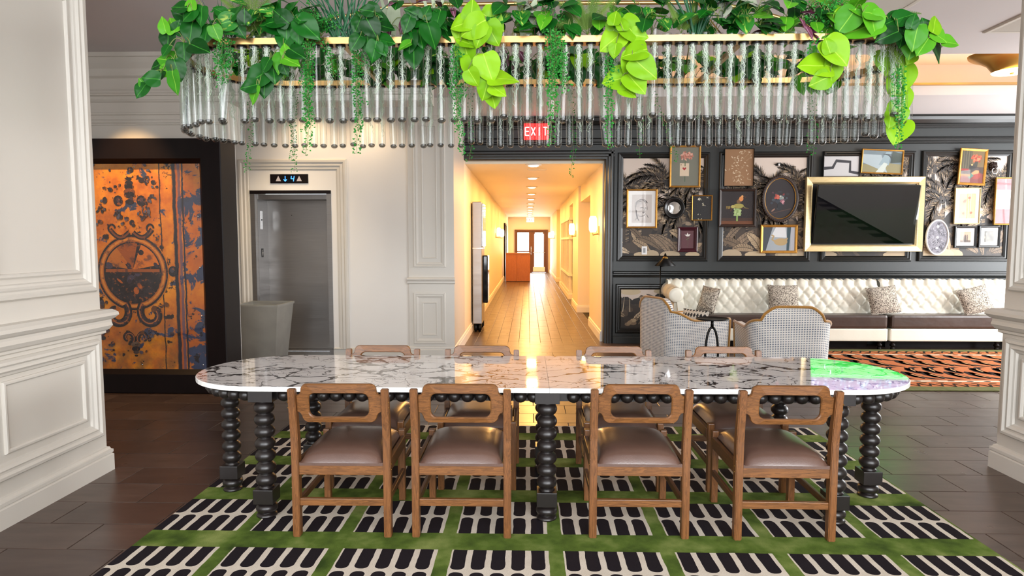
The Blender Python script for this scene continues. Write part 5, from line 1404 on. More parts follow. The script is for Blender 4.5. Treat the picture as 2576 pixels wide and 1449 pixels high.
gal('small square photo of standing figures in a black frame, left of the pair', 2402, 2461, 568, 624, M_fb, .034, a_ph1, board=.05, h0=.012)
def a_ph2(P, w_, h_):
    P.rect(-w_, w_, -h_, h_, '#6e6d69')
    for k in range(20): P.oval(rr.uniform(-w_, w_), rr.uniform(-h_, h_), .015, .009, rr.choice(['#4a4946', '#8c8a80', '#a5a294']), 8, rot=rr.random()*3)
gal('small grey photo in a black frame, right of the pair', 2463, 2520, 567, 623, M_fb, .034, a_ph2, board=.05, h0=.012)
# ovals and the round mirror
def oval(label, cx, cy, rx, ry, prof, fm, art_fn, h0=.046, cat='picture', name='framed_picture', scal=0):
    c = at(cx, cy, 9.72); e = at(cx+rx, cy-ry, 9.72); a, b_ = e.x-c.x, e.z-c.z
    root = empty(name, (c.x, YW-h0, c.z), 0, label, cat, 'framed pictures on the gallery wall'); W0 = lambda u, v, h: Vector((u, -h, v))
    MB().oframe(0, 0, a, b_, prof, W0).build('frame', fm, root)
    iw = prof[-1][0]
    if scal:
        mb = MB()
        for k in range(scal): q = 2*PI*k/scal; mb.sphere(W0((a-.004)*math.cos(q), (b_-.004)*math.sin(q), .018), .016, 8, 6)
        mb.build('carved_edge', fm, root)
    P = Print(lambda u, v, h: Vector((u, -.012-h, v)), .0005, .00002); P.oval(0, 0, a-iw+.003, b_-iw+.003, '#1b1519', 48); art_fn(P, a-iw, b_-iw)
    return root, P, a-iw, b_-iw
def nop(P, a, b_): pass
def a_bouq(P, a, b_):
    for k in range(30): P.oval(rr.gauss(.0, .05), rr.gauss(-.02, .06), rr.uniform(.015, .035), rr.uniform(.012, .025), rr.choice(['#2c3440', '#343a42', '#262a30', '#3b444c']), 10)
    for (x, y, r_, cs) in ((-.045, .03, .045, ['#a8463a', '#c0604c', '#8a3a34']), (.02, .015, .036, ['#9aa5a0', '#b8bfb4', '#7d8a88']), (.03, -.045, .042, ['#a8707c', '#c28c94', '#8a5864']), (.05, .06, .02, ['#7a3030']), (-.11, .09, .02, ['#4a2f3a'])):
        for k in range(12): P.oval(x+rr.uniform(-r_*.5, r_*.5), y+rr.uniform(-r_*.5, r_*.5), r_*.5, r_*.35, rr.choice(cs), 9, rot=rr.random()*3)
    P.line([(-.13, -.22), (.16, -.15)], .012, '#4a332a'); P.oval(-.1, -.17, .035, .012, '#8c6a58', 9, rot=.7); P.oval(.0, -.11, .04, .06, '#1c2026', 14)
r_, P, a, b_ = oval('large carved dark oval portrait of a flower bouquet', 1962, 500, 48, 58, [(0, 0), (-.004, .02), (.008, .034), (.02, .03), (.034, .036), (.042, .02), (.046, .012)], M_fbr, nop, scal=56)
P.oval(0, 0, a, b_, '#211a1e', 48); a_bouq(P, a, b_); P.build('print', M_canvas, r_)
MB().oframe(0, 0, a+.008, b_+.008, [(0, .02), (.004, .03), (.010, .02)], lambda u, v, h: Vector((u, -h, v))).build('gilt_ring', M_fg, r_)
def a_dam(P, a, b_):
    P.oval(0, 0, a, b_, '#77757e', 40)
    for s_ in (-1, 1):
        for k in range(70):
            x, y = rr.uniform(0, a*.9), rr.uniform(-b_*.92, b_*.92)
            if (x/a)**2+(y/b_)**2 < .85: P.arc(s_*x, y, rr.uniform(.008, .022), rr.uniform(.008, .022), rr.uniform(0, 6), rr.uniform(7, 10), .003, rr.choice(['#2a2830', '#35333c', '#b9b8c0']), 8)
    for y in (.16, .0, -.16): P.oval(0, y, .022, .02, '#b4b3bc', 12)
rt, P, a, b_ = oval('white oval frame with grey damask pattern right of the television', 2357, 597, 31.5, 45, [(0, 0), (0, .018), (.008, .026), (.02, .022), (.024, .012)], M_fw, nop, h0=.046)
a_dam(P, a, b_); P.build('print', M_canvas, rt)
rt, P, a, b_ = oval('round convex mirror in a stepped black frame', 1697, 523, 27.5, 27.5, [(0, 0), (0, .025), (.012, .04), (.024, .036), (.028, .028), (.045, .03), (.052, .012)], M_fb, nop, h0=.008, cat='mirror', name='round_mirror')
MB().lathe([(0, .02), (a*.5, .018), (a*.8, .014), (a+.004, .012)], n=40, M=Matrix.Rotation(PI/2, 4, 'X')).build('mirror_glass', M_mirror, rt)
# light switch, sensor, lion-mask ring
p = at(1621, 630, 9.76); t = empty('light_switch', (p.x, YW-.004, p.z), 0, 'white wall switch on the jungle wallpaper below the face drawing', 'switch')
MB().bbox(-.042, .042, -.006, 0, -.062, .062, .003).build('plate', M_fw, t); MB().bbox(-.017, .017, -.010, -.006, -.034, .034, .002).build('rocker', mat('grey_plastic', '#8b8d90', .4), t)
p = at(1959, 412, 9.76); t = empty('wall_sensor', (p.x, YW-.004, p.z), 0, 'tiny black and white sensor on the wallpaper palm crown', 'sensor')
MB().bbox(-.03, .03, -.03, 0, .0, .012, .002).build('bracket', M_fb, t); MB().bbox(-.012, .012, -.03, 0, -.03, .0, .003).build('sensor_head', M_fw, t)
p = at(2500, 425, 9.74); t = empty('ring_hook', (p.x, YW-.004, p.z), 0, 'dark animal-mask wall hook holding a metal ring', 'wall hook')
mb = MB(); mb.sphere((0, -.02, .04), .05, 14, 10, (1, .5, 1.1)); mb.sphere((0, -.045, .02), .022, 10, 8); mb.sphere((-.035, -.02, .085), .016, 8, 6); mb.sphere((.035, -.02, .085), .016, 8, 6)
for k in range(12): q = 2*PI*k/12; mb.sphere((.05*math.cos(q), -.012, .04+.055*math.sin(q)), .016, 8, 6)
mb.build('mask', mat('dark_bronze', '#2a1c16', .4, .6), t)
MB().tube([(.0+.042*math.sin(2*PI*k/24), -.05, -.03+.042*math.cos(2*PI*k/24)) for k in range(24)], .006, 8, closed=True).build('ring', M_chrome, t)
# ---- television set into a wide pale gold frame
a = at(2024, 633, 9.66); b_ = at(2330, 444, 9.66)
cx, cz = (a.x+b_.x)/2, (a.z+b_.z)/2; hw, hh = (b_.x-a.x)/2, (b_.z-a.z)/2
t = empty('television', (cx, YW-.046, cz), 0, 'large flat television hung inside a wide pale gold picture frame', 'television'); W0 = lambda u, v, h: Vector((u, -h, v))
MB().rframe(-hw, hw, -hh, hh, [(0, 0), (0, .055), (.006, .06), (.078, .05), (.082, .052), (.092, .045), (.094, .035), (.104, .03), (.106, .0)], W0).build('frame', M_fl, t)
MB().box(-hw+.1, hw-.1, -.006, 0, -hh+.1, hh-.1).build('backing', M_fb, t)
sw, shh = hw-.125, hh-.12
tv = empty('screen', (-.005, -.085, 0)); tv.parent = t; tv.rotation_euler = (math.radians(8.6), math.radians(.2), 0)
MB().bbox(-sw, sw, -.012, .012, -shh, shh, .005).build('casing', M_screen, tv)
P = Print(lambda u, v, h: Vector((u, -.0125-h, v)), .0003, .00003); P.box = (-sw+.02, sw-.02, -shh+.02, shh-.02)
P.rect(-sw, sw, -shh, shh, '#1fd23a')
rr = random.Random(8)
for k in range(9): P.poly([(-sw+k*.2, -shh), (-sw+k*.2+.1, -shh), (-sw+k*.2+.16, shh), (-sw+k*.2+.06, shh)], '#2be04a')
P.poly([(-sw, .06), (sw, .10), (sw, shh), (-sw, shh)], '#8a6f96')
for k in range(260): P.oval(rr.uniform(-sw, sw), rr.uniform(.1, .36), rr.uniform(.008, .03), .008, rr.choice(['#cfd2e6', '#b088b8', '#e8e6f0', '#7f5f90', '#9bc4cf', '#5f7fae']), 7, rot=rr.uniform(-.5, .5))
for k in range(4): P.line([(-sw, -shh+.1+k*.12), (sw, -shh+.14+k*.12)], .01, '#b9f0c4')
for k in range(8):
    x, y = rr.uniform(-sw*.8, sw*.8), rr.uniform(-.3, .05); P.rect(x-.008, x+.008, y, y+.05, rr.choice(['#e8f0f4', '#24305c'])); P.oval(x, y+.06, .008, .009, '#20242c', 7)
em = bpy.data.materials.new('lit_screen'); em.use_nodes = True; nt = em.node_tree; nt.nodes.clear()
a_ = nt.nodes.new('ShaderNodeAttribute'); a_.attribute_name = 'Col'; e_ = nt.nodes.new('ShaderNodeEmission'); o_ = nt.nodes.new('ShaderNodeOutputMaterial'); e_.inputs[1].default_value = 5.0
nt.links.new(a_.outputs['Color'], e_.inputs[0]); nt.links.new(e_.outputs[0], o_.inputs[0])
P.build('picture', em, tv)
# added black louvres: hide the lit picture at eye level, pass it to table reflections
mb = MB(); pitch = .0045; D = .031; n = int(2*shh/pitch)
for k in range(n):
    z = -shh+.01+k*pitch
    if z > shh-.01: break
    mb.add([(-sw+.01, -.014, z), (sw-.01, -.014, z), (sw-.01, -.014-D, z-D*.13), (-sw+.01, -.014-D, z-D*.13)], [(0, 1, 2, 3)], False)
M_louv = mat('matte_black_louvre', '#010101', .9, spec=.02)
mb.build('added_louvre', M_louv, tv)['kind'] = 'stuff'
MB().box(-sw, sw, -.0455, -.0445, -shh, shh).build('screen_glass', M_tvglass, tv)

# ================================================================== THE PLANT CHANDELIER
CX, CY, RHL, RR_ = .07, 3.86, 2.12, .48
ZR = 2.60
ch = empty('chandelier', (CX, CY, ZR), 0, 'long oval gold chandelier hung with rows of clear glass test tubes', 'chandelier')
def stadring(hl, r, n=40): return stad(hl, r, n)
def ringmesh(hl, r, wdt, z0, z1):
    mb = MB(); A = stad(hl, r, 40); B = stad(hl-wdt, r-wdt, 40); n = len(A)
    L = [[(x, y, z0) for x, y in A], [(x, y, z1) for x, y in A], [(x, y, z1) for x, y in B], [(x, y, z0) for x, y in B]]
    mb.add([v for l in L for v in l], [(k*n+i, k*n+(i+1) % n, ((k+1) % 4)*n+(i+1) % n, ((k+1) % 4)*n+i) for k in range(4) for i in range(n)], False); return mb
ringmesh(RHL, RR_, .072, -.002, .03).build('gold_ring', M_gold, ch)
for x in (-1.05, .0, 1.05): MB().box(x-.012, x+.012, -RR_+.05, RR_-.05, .002, .026).build('cross_bar', M_gold, ch)
hb = [at(560, 105, 3.9), at(700, 78, 3.95), at(830, 50, 4.0), at(920, 30, 4.0), at(1005, 13, 4.0), at(1400, 8, 4.0), at(1780, 6, 4.0), at(1895, 25, 4.0), at(2010, 60, 4.0), at(2150, 105, 3.9)]
MB().tube([p-Vector((CX, CY, ZR)) for p in hb], .0125, 12).build('hanger_bar', M_gold, ch)
zb = hb[5].z-ZR
for x in (-.75, .95):
    MB().tube([(x, 4.0-CY, zb), (x, 4.0-CY, ZC-ZR-.01)], .008, 10).build('hanging_rod', M_gold, ch)
    MB().lathe([(0, ZC-ZR-.03), (.05, ZC-ZR-.03), (.055, ZC-ZR-.02), (.055, ZC-ZR)], cx=x, cy=4.0-CY, n=24).build('ceiling_canopy', M_gold, ch)
    for s_ in (-1, 1): MB().tube([(x, 4.0-CY, zb), (x, s_*(RR_-.04), .02)], .004, 8).build('stay_rod', M_gold, ch)
# tube, its lip and solid rounded bottom
TLn = .455; tr = .0232
def tubemesh():
    mb = MB(); prof = [(.0262, .046), (.0255, .040), (tr, .034), (tr, -.1), (tr, -.2), (tr, -.3), (tr, .046-TLn+tr)]
    for i in range(1, 8): a = PI/2*i/7; prof.append((max(0, tr*math.cos(a)), .046-TLn+tr-tr*math.sin(a)))
    prof[-1] = (0, prof[-1][1]); mb.lathe(prof, n=20)
    mb.cur = 1; mb.sphere((0, 0, .046-TLn+tr*.80), tr*.93, 16, 8, (1, 1, .62)); mb.cur = 0
    mb.cur = 2; mb.lathe([(tr+.001, -.010), (.0265, -.009), (.0265, -.002), (tr+.001, -.002)], n=20); return mb.mesh('glass_tube', [M_tube, M_bott, M_black])
tm = tubemesh()
M_root = mat('pale_green_root', '#c3d8bd', .6, fn=lambda T, p: T.link(mixc(T, noise(T, coords(T), 9, 3), '#9fbd9c', '#d9dccb'), p.inputs['Base Color']))
rootm = []
for v_ in range(7):
    r_ = random.Random(100+v_); mb = MB(); n_ = r_.choice((10, 13, 16))
    for s_ in range(n_):
        ph, f1, f2 = r_.uniform(0, 6.28), r_.uniform(2, 5), r_.uniform(3, 7); L = r_.uniform(.10, .37) if s_ else .33; pts = []
        k = 30; x0, y0 = r_.uniform(-.01, .01), r_.uniform(-.01, .01)
        for i in range(k):
            q = i/k; am = r_.uniform(.004, .017)
            pts.append((x0*.4+am*math.sin(ph+q*f1*6.3*L*2.0), y0*.4+am*math.cos(ph*1.7+q*f2*6.3*L*1.7), .03-L*q+r_.uniform(-.008, .008)))
        mb.tube(pts, .0013, 3, caps=False)
    rootm.append(mb.mesh('roots', M_root, recalc=False))
cl_ = stad(RHL-.036, RR_-.036, 80); cl_.append(cl_[0]); tot = sum(math.dist(cl_[i], cl_[i+1]) for i in range(len(cl_)-1)); N = int(tot/.0655); st = tot/N; want = 0; acc = 0
r_ = random.Random(21); tubes = []
for i in range(len(cl_)-1):
    d = math.dist(cl_[i], cl_[i+1])
    while want < acc+d-1e-9:
        q = (want-acc)/d; x = cl_[i][0]+(cl_[i+1][0]-cl_[i][0])*q; y = cl_[i][1]+(cl_[i+1][1]-cl_[i][1])*q
        big = 2.5 if r_.random() < .1 else 1
        o = inst('glass_tube', tm, ch, (x, y, r_.uniform(-.004, .004)+(.02 if r_.random() < .04 else 0)), (math.radians(r_.gauss(0, .8)), math.radians(r_.gauss(0, 1.1)*big), r_.uniform(0, 6)))
        rt_ = r_.random()
        if rt_ > .06: inst('roots', rootm[r_.randrange(7)], o, (0, 0, -.005), (0, 0, r_.uniform(0, 6)), (1, 1, r_.uniform(.7, 1.05)))
        tubes.append((x, y)); want += st
    acc += d

# ---- foliage
def leaf_mat(name, ca, cb, vein, rough=.32, var=None, trans=.12):
    def f(T, p):
        oi = T.new('ShaderNodeObjectInfo'); v = coords(T); s_ = sep(T, v); n = noise(T, v, 18, 2)
        c = mixc(T, (X(T, oi.outputs['Random'])*.75+n*.3).clamp(), ca, cb)
        if var: c = mixc(T, noise(T, mapv(T, v, (60, 22, 20)), 1.0, 2).ss(.52, .6)*(1.0-(s_[0].abs()*28.0).clamp()), c, var)
        c = mixc(T, (1.0-(s_[0].abs()).ss(.0006, .0022))*.7, c, vein)
        T.link(c, p.inputs['Base Color']); p.inputs['Transmission Weight'].default_value = 0
        bump(T, p, ((s_[1]-s_[0].abs()*.9)*190.0).sin(), .10, .002)
    return mat(name, rough=rough, fn=f, spec=.2)
L_dark = leaf_mat('dark_green_leaf', '#052c0a', '#135a14', '#3f8a2c', .36)
L_mid = leaf_mat('bright_green_leaf', '#276f14', '#559c1c', '#8cbc40', .42)
L_lime = leaf_mat('lime_leaf', '#619608', '#86b616', '#a8cc44', .45)
L_var = leaf_mat('variegated_leaf', '#12501a', '#2a7422', '#6fa83e', .42, '#a5b84a')
L_purp = leaf_mat('purple_leaf', '#46182a', '#6a3a4c', '#b48ea0', .4)
L_fern = leaf_mat('fern_green', '#3f5c20', '#5c762c', '#6f8838', .7)
L_grass = leaf_mat('blade_green', '#123c26', '#1f5a34', '#4a7a4a', .4)
L_stag = leaf_mat('pale_sage_leaf', '#8f9a80', '#a3ac92', '#a3ac92', .7)
L_beg = leaf_mat('silver_black_leaf', '#6b6a62', '#9aa08c', '#2c2426', .6, '#2a2326')
M_stem = mat('vine_stem', '#6b7a3a', .6); M_bstem = mat('brown_stem', '#5a4030', .6); M_small = leaf_mat('small_leaf_green', '#1f6a24', '#2f8830', '#3f9038', .5)
def leafmesh(name, m, shape, seed):
    q = random.Random(seed); ni, nj = 12, 3; mb = MB(); fold = q.uniform(.12, .32); dr = q.uniform(.15, .55); tw = q.uniform(-.25, .25)
    def f(i, j):
        s_ = i; t = j*2-1
        if shape in ('heart', 'round'):
            W_, lob = (.44, .15) if shape == 'heart' else (.47, .10)
            pw = .80 if shape == 'heart' else .62
            xo = W_*math.sin(PI*min(1, s_*1.0))**pw*(1.16-.42*s_)*(1 if s_ < .8 else 1-.25*((s_-.8)/.2))*1.02 if 0 < s_ < 1 else 0
            yo = s_**1.25-lob*math.sin(PI*min(1, s_*2.3)); mo = s_**1.1; a_ = abs(t)
            x = xo*t; y = mo*(1-a_)+yo*a_
            z = fold*abs(x)*1.1-dr*y*y*.5+tw*x*y+.02*math.sin(9*s_+3*t)-.25*x*x
            return Vector((x, y, z))
        elif shape == 'lance': w_ = .52*(s_+.004)**.6*(1-s_)**.8; lob = 0
        else: w_ = .20; lob = 0
        x = w_*t*.62*1.25; y = s_-lob*(1-s_)**3*abs(t)**.8*1.2
        z = fold*abs(x)-dr*y*y*.5+tw*x*y+.02*math.sin(9*s_+3*t)
        return Vector((x, y, z))
    mb.grid(f, ni, 6); return mb.mesh(name, m, recalc=False)
LM = {}
for key, m, shp in (('d', L_dark, 'heart'), ('m', L_mid, 'heart'), ('l', L_lime, 'round'), ('v', L_var, 'heart'), ('p', L_purp, 'lance'), ('b', L_beg, 'round')):
    base = [leafmesh('leaf', m, shp, 7*k+ord(key)) for k in range(3)]
    for me in base: me.transform(Matrix.Scale(.1, 4))
    LM[key] = base
PR = random.Random(77)
def place_leaf(root, key, pos, tip, nrm, size, name='leaf'):
    tip = tip.normalized(); z = (nrm-tip*nrm.dot(tip)); z = z.normalized() if z.length > 1e-4 else Vector((0, 0, 1)); x = tip.cross(z)
    s_ = size/.1; M = Matrix.Translation(pos-root.location) @ Matrix((x, tip, z)).transposed().to_4x4() @ Matrix.Diagonal((s_*PR.uniform(.9, 1.08), s_, s_, 1))
    return inst(name, PR.choice(LM[key]), root, M=M)
def ring_pt(px, back=False, y=92):
    """tube mouth below photo column px on the near or far side of the ring"""
    Y = CY+(RR_-.036)*(1 if back else -1); p = at(px, y, Y); x = max(-RHL+RR_, min(RHL-RR_, p.x-CX)); d = p.x-CX-x; yy = (RR_-.036)**2-d*d
    yy = math.sqrt(max(0, yy)); return Vector((CX+x+max(-RR_+.036, min(RR_-.036, d)), CY+(yy if back else -yy), ZR+.045))
def stems(root, base, nodes, r=.0022, m=None, slack=.03):
    """each leaf base joined to the nearest earlier node by a drooping stalk"""
    mb = MB(); done = [base]
    for p in sorted(nodes, key=lambda q: (q-base).length):
        a = min(done, key=lambda q: (q-p).length+.15*(q-base).length)
        pts = []
        for i in range(7):
            t = i/6; q = a.lerp(p, t); q = q+Vector((0, 0, slack*math.sin(PI*t))); pts.append(q-root.location)
        mb.tube(pts, r, 5); done.append(p)
    o = mb.build('stem', m or M_stem, root, recalc=False); return o
def hero(label, basepx, leaves, Yf=3.30, back=False, key='d', name='trailing_vine', base=None, cat='plant', group='plants growing from the chandelier tubes'):
    base = base or ring_pt(basepx, back); root = empty(name, base, 0, label, cat, group); nodes = []
    for L in leaves:
        px, py, ln, ang = L[:4]; k = L[4] if len(L) > 4 else key; Y = Yf+PR.uniform(-.035, .05); sc_ = Y/FPX; a = math.radians(ang)
        c = at(px, py, Y); tip = Vector((math.cos(a), PR.uniform(-.35, .15), math.sin(a))).normalized(); ln = ln*sc_*1.16; pos = c-tip*ln*.5
        nrm = Vector((PR.uniform(-.45, .45), -1, PR.uniform(0, .8))); place_leaf(root, k, pos, tip, nrm, ln); nodes.append(pos)
    stems(root, base, nodes, m=M_stem); return root
def Z(off, L): return [(off+a/3.677, b_/3.677, c/3.677, d)+tuple(e) for a, b_, c, d, *e in L]
hero('dark heart-leaf vine spilling over the left end of the chandelier and trailing furthest left', 520, Z(0, [
    (1510, 225, 130, 105, 'm'), (1585, 225, 150, 115, 'm'), (1640, 250, 120, 60), (1545, 370, 170, 262), (1530, 470, 110, 240), (1700, 490, 160, 268, 'd'), (1640, 650, 175, 285), (1540, 550, 190, 170, 'm'),
    (1450, 600, 120, 200), (1500, 655, 140, 185, 'm'), (1612, 770, 190, 275, 'm'), (1390, 725, 150, 175), (1315, 765, 90, 120, 'm'), (1300, 835, 140, 235), (1480, 700, 90, 250), (1760, 300, 180, 262),
    (1855, 150, 160, 255), (1840, 435, 190, 340), (1720, 190, 150, 200), (1660, 130, 150, 150), (1900, 310, 170, 265), (1650, 60, 150, 170), (1765, 25, 120, 100, 'm'), (1740, 130, 160, 215)]), base=ring_pt(520))
hero('variegated pothos beside the left end vine with yellow-streaked leaves', 575, Z(0, [(2090, 240, 210, 175, 'v'), (2040, 150, 150, 130, 'v'), (2180, 110, 150, 60), (2210, 270, 170, 300), (2000, 310, 130, 290, 'm'), (2140, 190, 170, 20, 'v'), (2260, 150, 130, 80), (2030, 100, 120, 150)]), key='d', name='pothos')
hero('dark heart-leaf vine whose long branch trails diagonally left above the elevator', 715, Z(600, [
    (335, 80, 210, 82), (480, 150, 190, 60), (310, 240, 190, 165), (440, 280, 190, 268), (500, 215, 170, 275), (550, 340, 150, 272), (635, 315, 90, 270, 'm'), (430, 370, 200, 265), (650, 265, 230, 318), (390, 150, 170, 140),
    (250, 95, 120, 170, 'v'), (475, 75, 170, 40), (330, 190, 180, 190), (560, 230, 150, 300), (430, 455, 110, 100, 'm'), (540, 490, 160, 330), (490, 565, 150, 340, 'm'), (380, 585, 170, 255, 'm'), (325, 650, 210, 280),
    (425, 645, 110, 290), (245, 610, 130, 232), (160, 710, 220, 205), (95, 795, 160, 190), (140, 880, 160, 250, 'm'), (235, 795, 190, 268)]))
hero('dark heart-leaf plant between the two spiky grasses and the purple leaves', 925, Z(600, [(1180, 95, 120, 170), (1260, 110, 150, 330), (1190, 210, 150, 210), (1300, 190, 190, 345), (1100, 240, 130, 250), (1240, 270, 180, 300), (1380, 250, 120, 350), (1080, 400, 150, 240), (1190, 390, 180, 268), (1280, 430, 200, 285), (1360, 380, 160, 350), (1250, 480, 170, 250), (1330, 450, 130, 300), (1130, 160, 130, 120)]))
hero('dark glossy vine hanging one leaf low near the pilaster', 1045, Z(600, [(1560, 230, 150, 250), (1600, 170, 140, 120), (1680, 320, 220, 285), (1790, 330, 200, 290), (1580, 400, 170, 262), (1620, 520, 200, 272), (1530, 420, 120, 200, 'm'), (1700, 180, 150, 20), (1740, 110, 130, 60), (1840, 180, 150, 250), (1880, 220, 130, 320), (1600, 110, 130, 160)]))
hero('lime green vine with broad leaves cascading over the tubes left of centre', 1205, Z(600, [
    (2155, 100, 180, 85), (2065, 215, 190, 195), (2165, 250, 230, 205), (2350, 195, 230, 325), (2350, 315, 200, 300), (2235, 330, 190, 245), (2040, 300, 150, 260), (2110, 500, 200, 280), (2195, 640, 260, 285), (2310, 630, 230, 290), (2445, 710, 250, 5), (2290, 820, 190, 255), (2350, 885, 190, 290), (2140, 395, 150, 350), (2170, 720, 150, 300), (2400, 830, 150, 330), (2080, 380, 130, 150)]), key='l')
hero('lime green vine with round leaves cascading over the tubes right of centre', 1560, Z(1200, [
    (1435, 275, 230, 320), (1245, 370, 220, 215), (1275, 165, 130, 80), (1450, 480, 210, 190), (1420, 600, 200, 260), (1550, 625, 250, 320), (1290, 730, 220, 190), (1475, 770, 220, 310), (1400, 840, 150, 330), (1265, 270, 170, 240), (1480, 400, 170, 330), (1275, 470, 120, 260), (1340, 210, 130, 100), (1500, 330, 150, 350)]), key='l')
hero('lime green sprig with three large leaves low on the right tubes', 2085, Z(1876, [(840, 480, 270, 310), (660, 590, 270, 172), (800, 665, 190, 275), (695, 745, 170, 205), (760, 420, 130, 110)]), key='l')
hero('green broad-leaf vine spreading off the right end of the chandelier', 2190, Z(1876, [
    (1050, 260, 320, 195, 'm'), (930, 200, 230, 235, 'm'), (1190, 220, 210, 285, 'm'), (1210, 120, 210, 0, 'm'), (1080, 110, 200, 160, 'm'), (890, 120, 130, 60, 'l'), (1450, 240, 220, 340), (1570, 350, 210, 260, 'm'), (1640, 430, 170, 235, 'm'), (1660, 240, 140, 110), (1755, 220, 150, 72, 'l'), (1800, 335, 150, 330, 'm'),
    (1900, 388, 150, 355, 'm'), (1775, 470, 190, 300), (1480, 150, 160, 20), (1370, 180, 180, 200), (1550, 190, 120, 80), (1310, 330, 180, 200), (1450, 350, 150, 265), (1540, 430, 200, 250, 'm')]), base=ring_pt(2200))
hero('lime vine hanging down past the right end of the tubes', 2225, Z(1876, [(1380, 560, 240, 245), (1290, 560, 170, 265), (1525, 540, 110, 240), (1490, 710, 210, 280), (1480, 910, 180, 290), (1450, 1060, 130, 280), (1410, 1215, 220, 250), (1385, 770, 170, 230), (1365, 1010, 140, 230), (1400, 860, 130, 200), (1340, 1110, 130, 260), (1430, 640, 160, 300)]), key='l', base=ring_pt(2228), Yf=3.5)
def clump(label, px, n, key, rad=.12, hgt=.17, size=.085, back=False, name='leafy_houseplant', spread=None, keys=None):
    n = int(n*1.6); hgt *= 1.15; base = ring_pt(px, back); root = empty(name, base, 0, label, 'plant', 'plants growing from the chandelier tubes'); nodes = []
    for k in range(n):
        a = 2*PI*k/n+PR.uniform(-.4, .4); q = PR.uniform(.3, 1); off = Vector((math.cos(a)*rad*q, math.sin(a)*rad*q*.8, PR.uniform(.03, hgt)*(1.1-.5*q))); pos = base+off
        tip = Vector((off.x*6+PR.uniform(-.3, .3), off.y*5-.25, PR.uniform(-.9, .35))); nrm = Vector((off.x*2, -.9+PR.uniform(-.3, .3), .8))
        kk = PR.choice(keys) if keys else key; place_leaf(root, kk, pos, tip, nrm, size*1.12*PR.uniform(.75, 1.2)); nodes.append(pos)
    stems(root, base, nodes, .0018); return root
for (lab, px, n, key, kw) in (
    ('variegated pothos with marbled leaves right of the left lime vine', 1288, 13, 'v', dict(keys='vvd')), ('dark heart-leaf plant rising above the centre with pale leaf behind it', 1385, 13, 'd', dict(keys='ddm', rad=.13)),
    ('variegated pothos bunch right of the round-leaf lime vine', 1640, 17, 'v', dict(rad=.16, keys='vvdm')), ('dark heart-leaf bunch just right of the tall centre-right grass', 1800, 14, 'd', dict(rad=.13)), ('dark heart-leaf bunch left of the purple and white leaves', 1885, 13, 'd', dict(rad=.13, keys='dv')),
    ('green and purple leaf mix above the right-hand tubes', 1985, 12, 'd', dict(keys='dmp')), ('purple wandering leaves beside the tall left grass', 1010, 9, 'p', dict(hgt=.2, keys='ppd')), ('purple wandering leaves left of the left lime vine', 1125, 10, 'p', dict(hgt=.2, keys='pdd')), ('mixed green leaves with purple tips near the right lime sprig', 2060, 10, 'd', dict(keys='dpm')),
    ('dark leaves bushing up between pilaster vine and lime vine', 1090, 9, 'd', {}), ('green leaf bunch over the first tubes right of centre fern', 1530, 8, 'd', dict(keys='dm')), ('small variegated bunch above the left fern tubes', 655, 7, 'v', {}), ('green heart leaves beside the right ceiling grille', 2120, 12, 'm', dict(rad=.13, keys='mmd')), ('dark leaf bunch crowning the left branch vine', 760, 8, 'd', {})):
    clump(lab, px, n, key, **kw)
hints = ['behind the far left end', 'above the rusty artwork edge', 'above the elevator indicator', 'above the elevator door frame', 'left of the white pilaster', 'above the white pilaster', 'above the corridor left edge', 'above the corridor middle', 'above the corridor right edge', 'above the face drawing', 'above the carnation picture', 'above the oval portrait', 'above the television left corner', 'above the television', 'behind the far right end']
for k, h_ in enumerate(hints):
    px = 640+k*101; clump('leafy plant in the rear row of tubes '+h_, px, 11, 'd', back=True, rad=.15, hgt=.16, size=.10, keys='dddmv' if k % 4 else 'ddl')
# a few leaves hang behind the near tubes from the rear row
for px, yy, key in ((1090, 160, 'd'), (1275, 150, 'p'), (1480, 165, 'd'), (1870, 165, 'd'), (960, 170, 'd'), (2050, 180, 'm')):
    hero('rear-row %s trailing down behind the near tubes at the %s' % ('purple leaves' if key == 'p' else 'vine', {1090: 'pilaster', 1275: 'corridor edge', 1480: 'corridor right side', 1870: 'bird picture column', 960: 'elevator frame right side', 2050: 'television left edge'}[px]), px, [(px+PR.uniform(-45, 45), yy+PR.uniform(-35, 40), PR.uniform(35, 50), PR.uniform(200, 330)) for _ in range(9)], Yf=4.24, back=True, key=key)
# fern
def fern(label, px, fronds, back=False, lime=False):
    base = ring_pt(px, back); root = empty('fern', base, 0, label, 'plant', 'plants growing from the chandelier tubes')
    for (dx, dy, up, L, sag) in fronds:
        pts = []; d = Vector((dx, dy, up)).normalized(); p = Vector((0, 0, 0)); n = 26
        for i in range(n+1): pts.append(p.copy()); p = p+d*(L/n); d = (d+Vector((dx*.03, dy*.03, -sag/n))).normalized()
        mb = MB(); mb.tube(pts, [.0016*(1-.8*i/n) for i in range(n+1)], 4)
        for i in range(3, n):
            for h in (0, .5):
                q = pts[i].lerp(pts[i+1], h); t = (pts[i+1]-pts[i]).normalized(); w_ = math.sin(PI*min(1, (i/n)**.7*.93+.06))*.042*L/.35+.003
                sd = t.cross(Vector((0, -1, .25))).normalized()
                for s_ in (-1, 1):
                    e = q+(sd*s_+t*.25).normalized()*w_; mb.add([q-t*.0028, q+t*.0028, e+t*.0006], [(0, 1, 2)], False)
        mb.build('frond', L_lime if lime else L_fern, root, recalc=False)
    return root
fern('pale green fern standing above the first left tubes', 636, [(-.25, 0, 1, .33, .3), (-.05, -.1, 1, .36, .2), (.15, -.1, 1, .36, .3), (.3, 0, 1, .32, .5), (-.4, -.1, 1, .28, .8)])
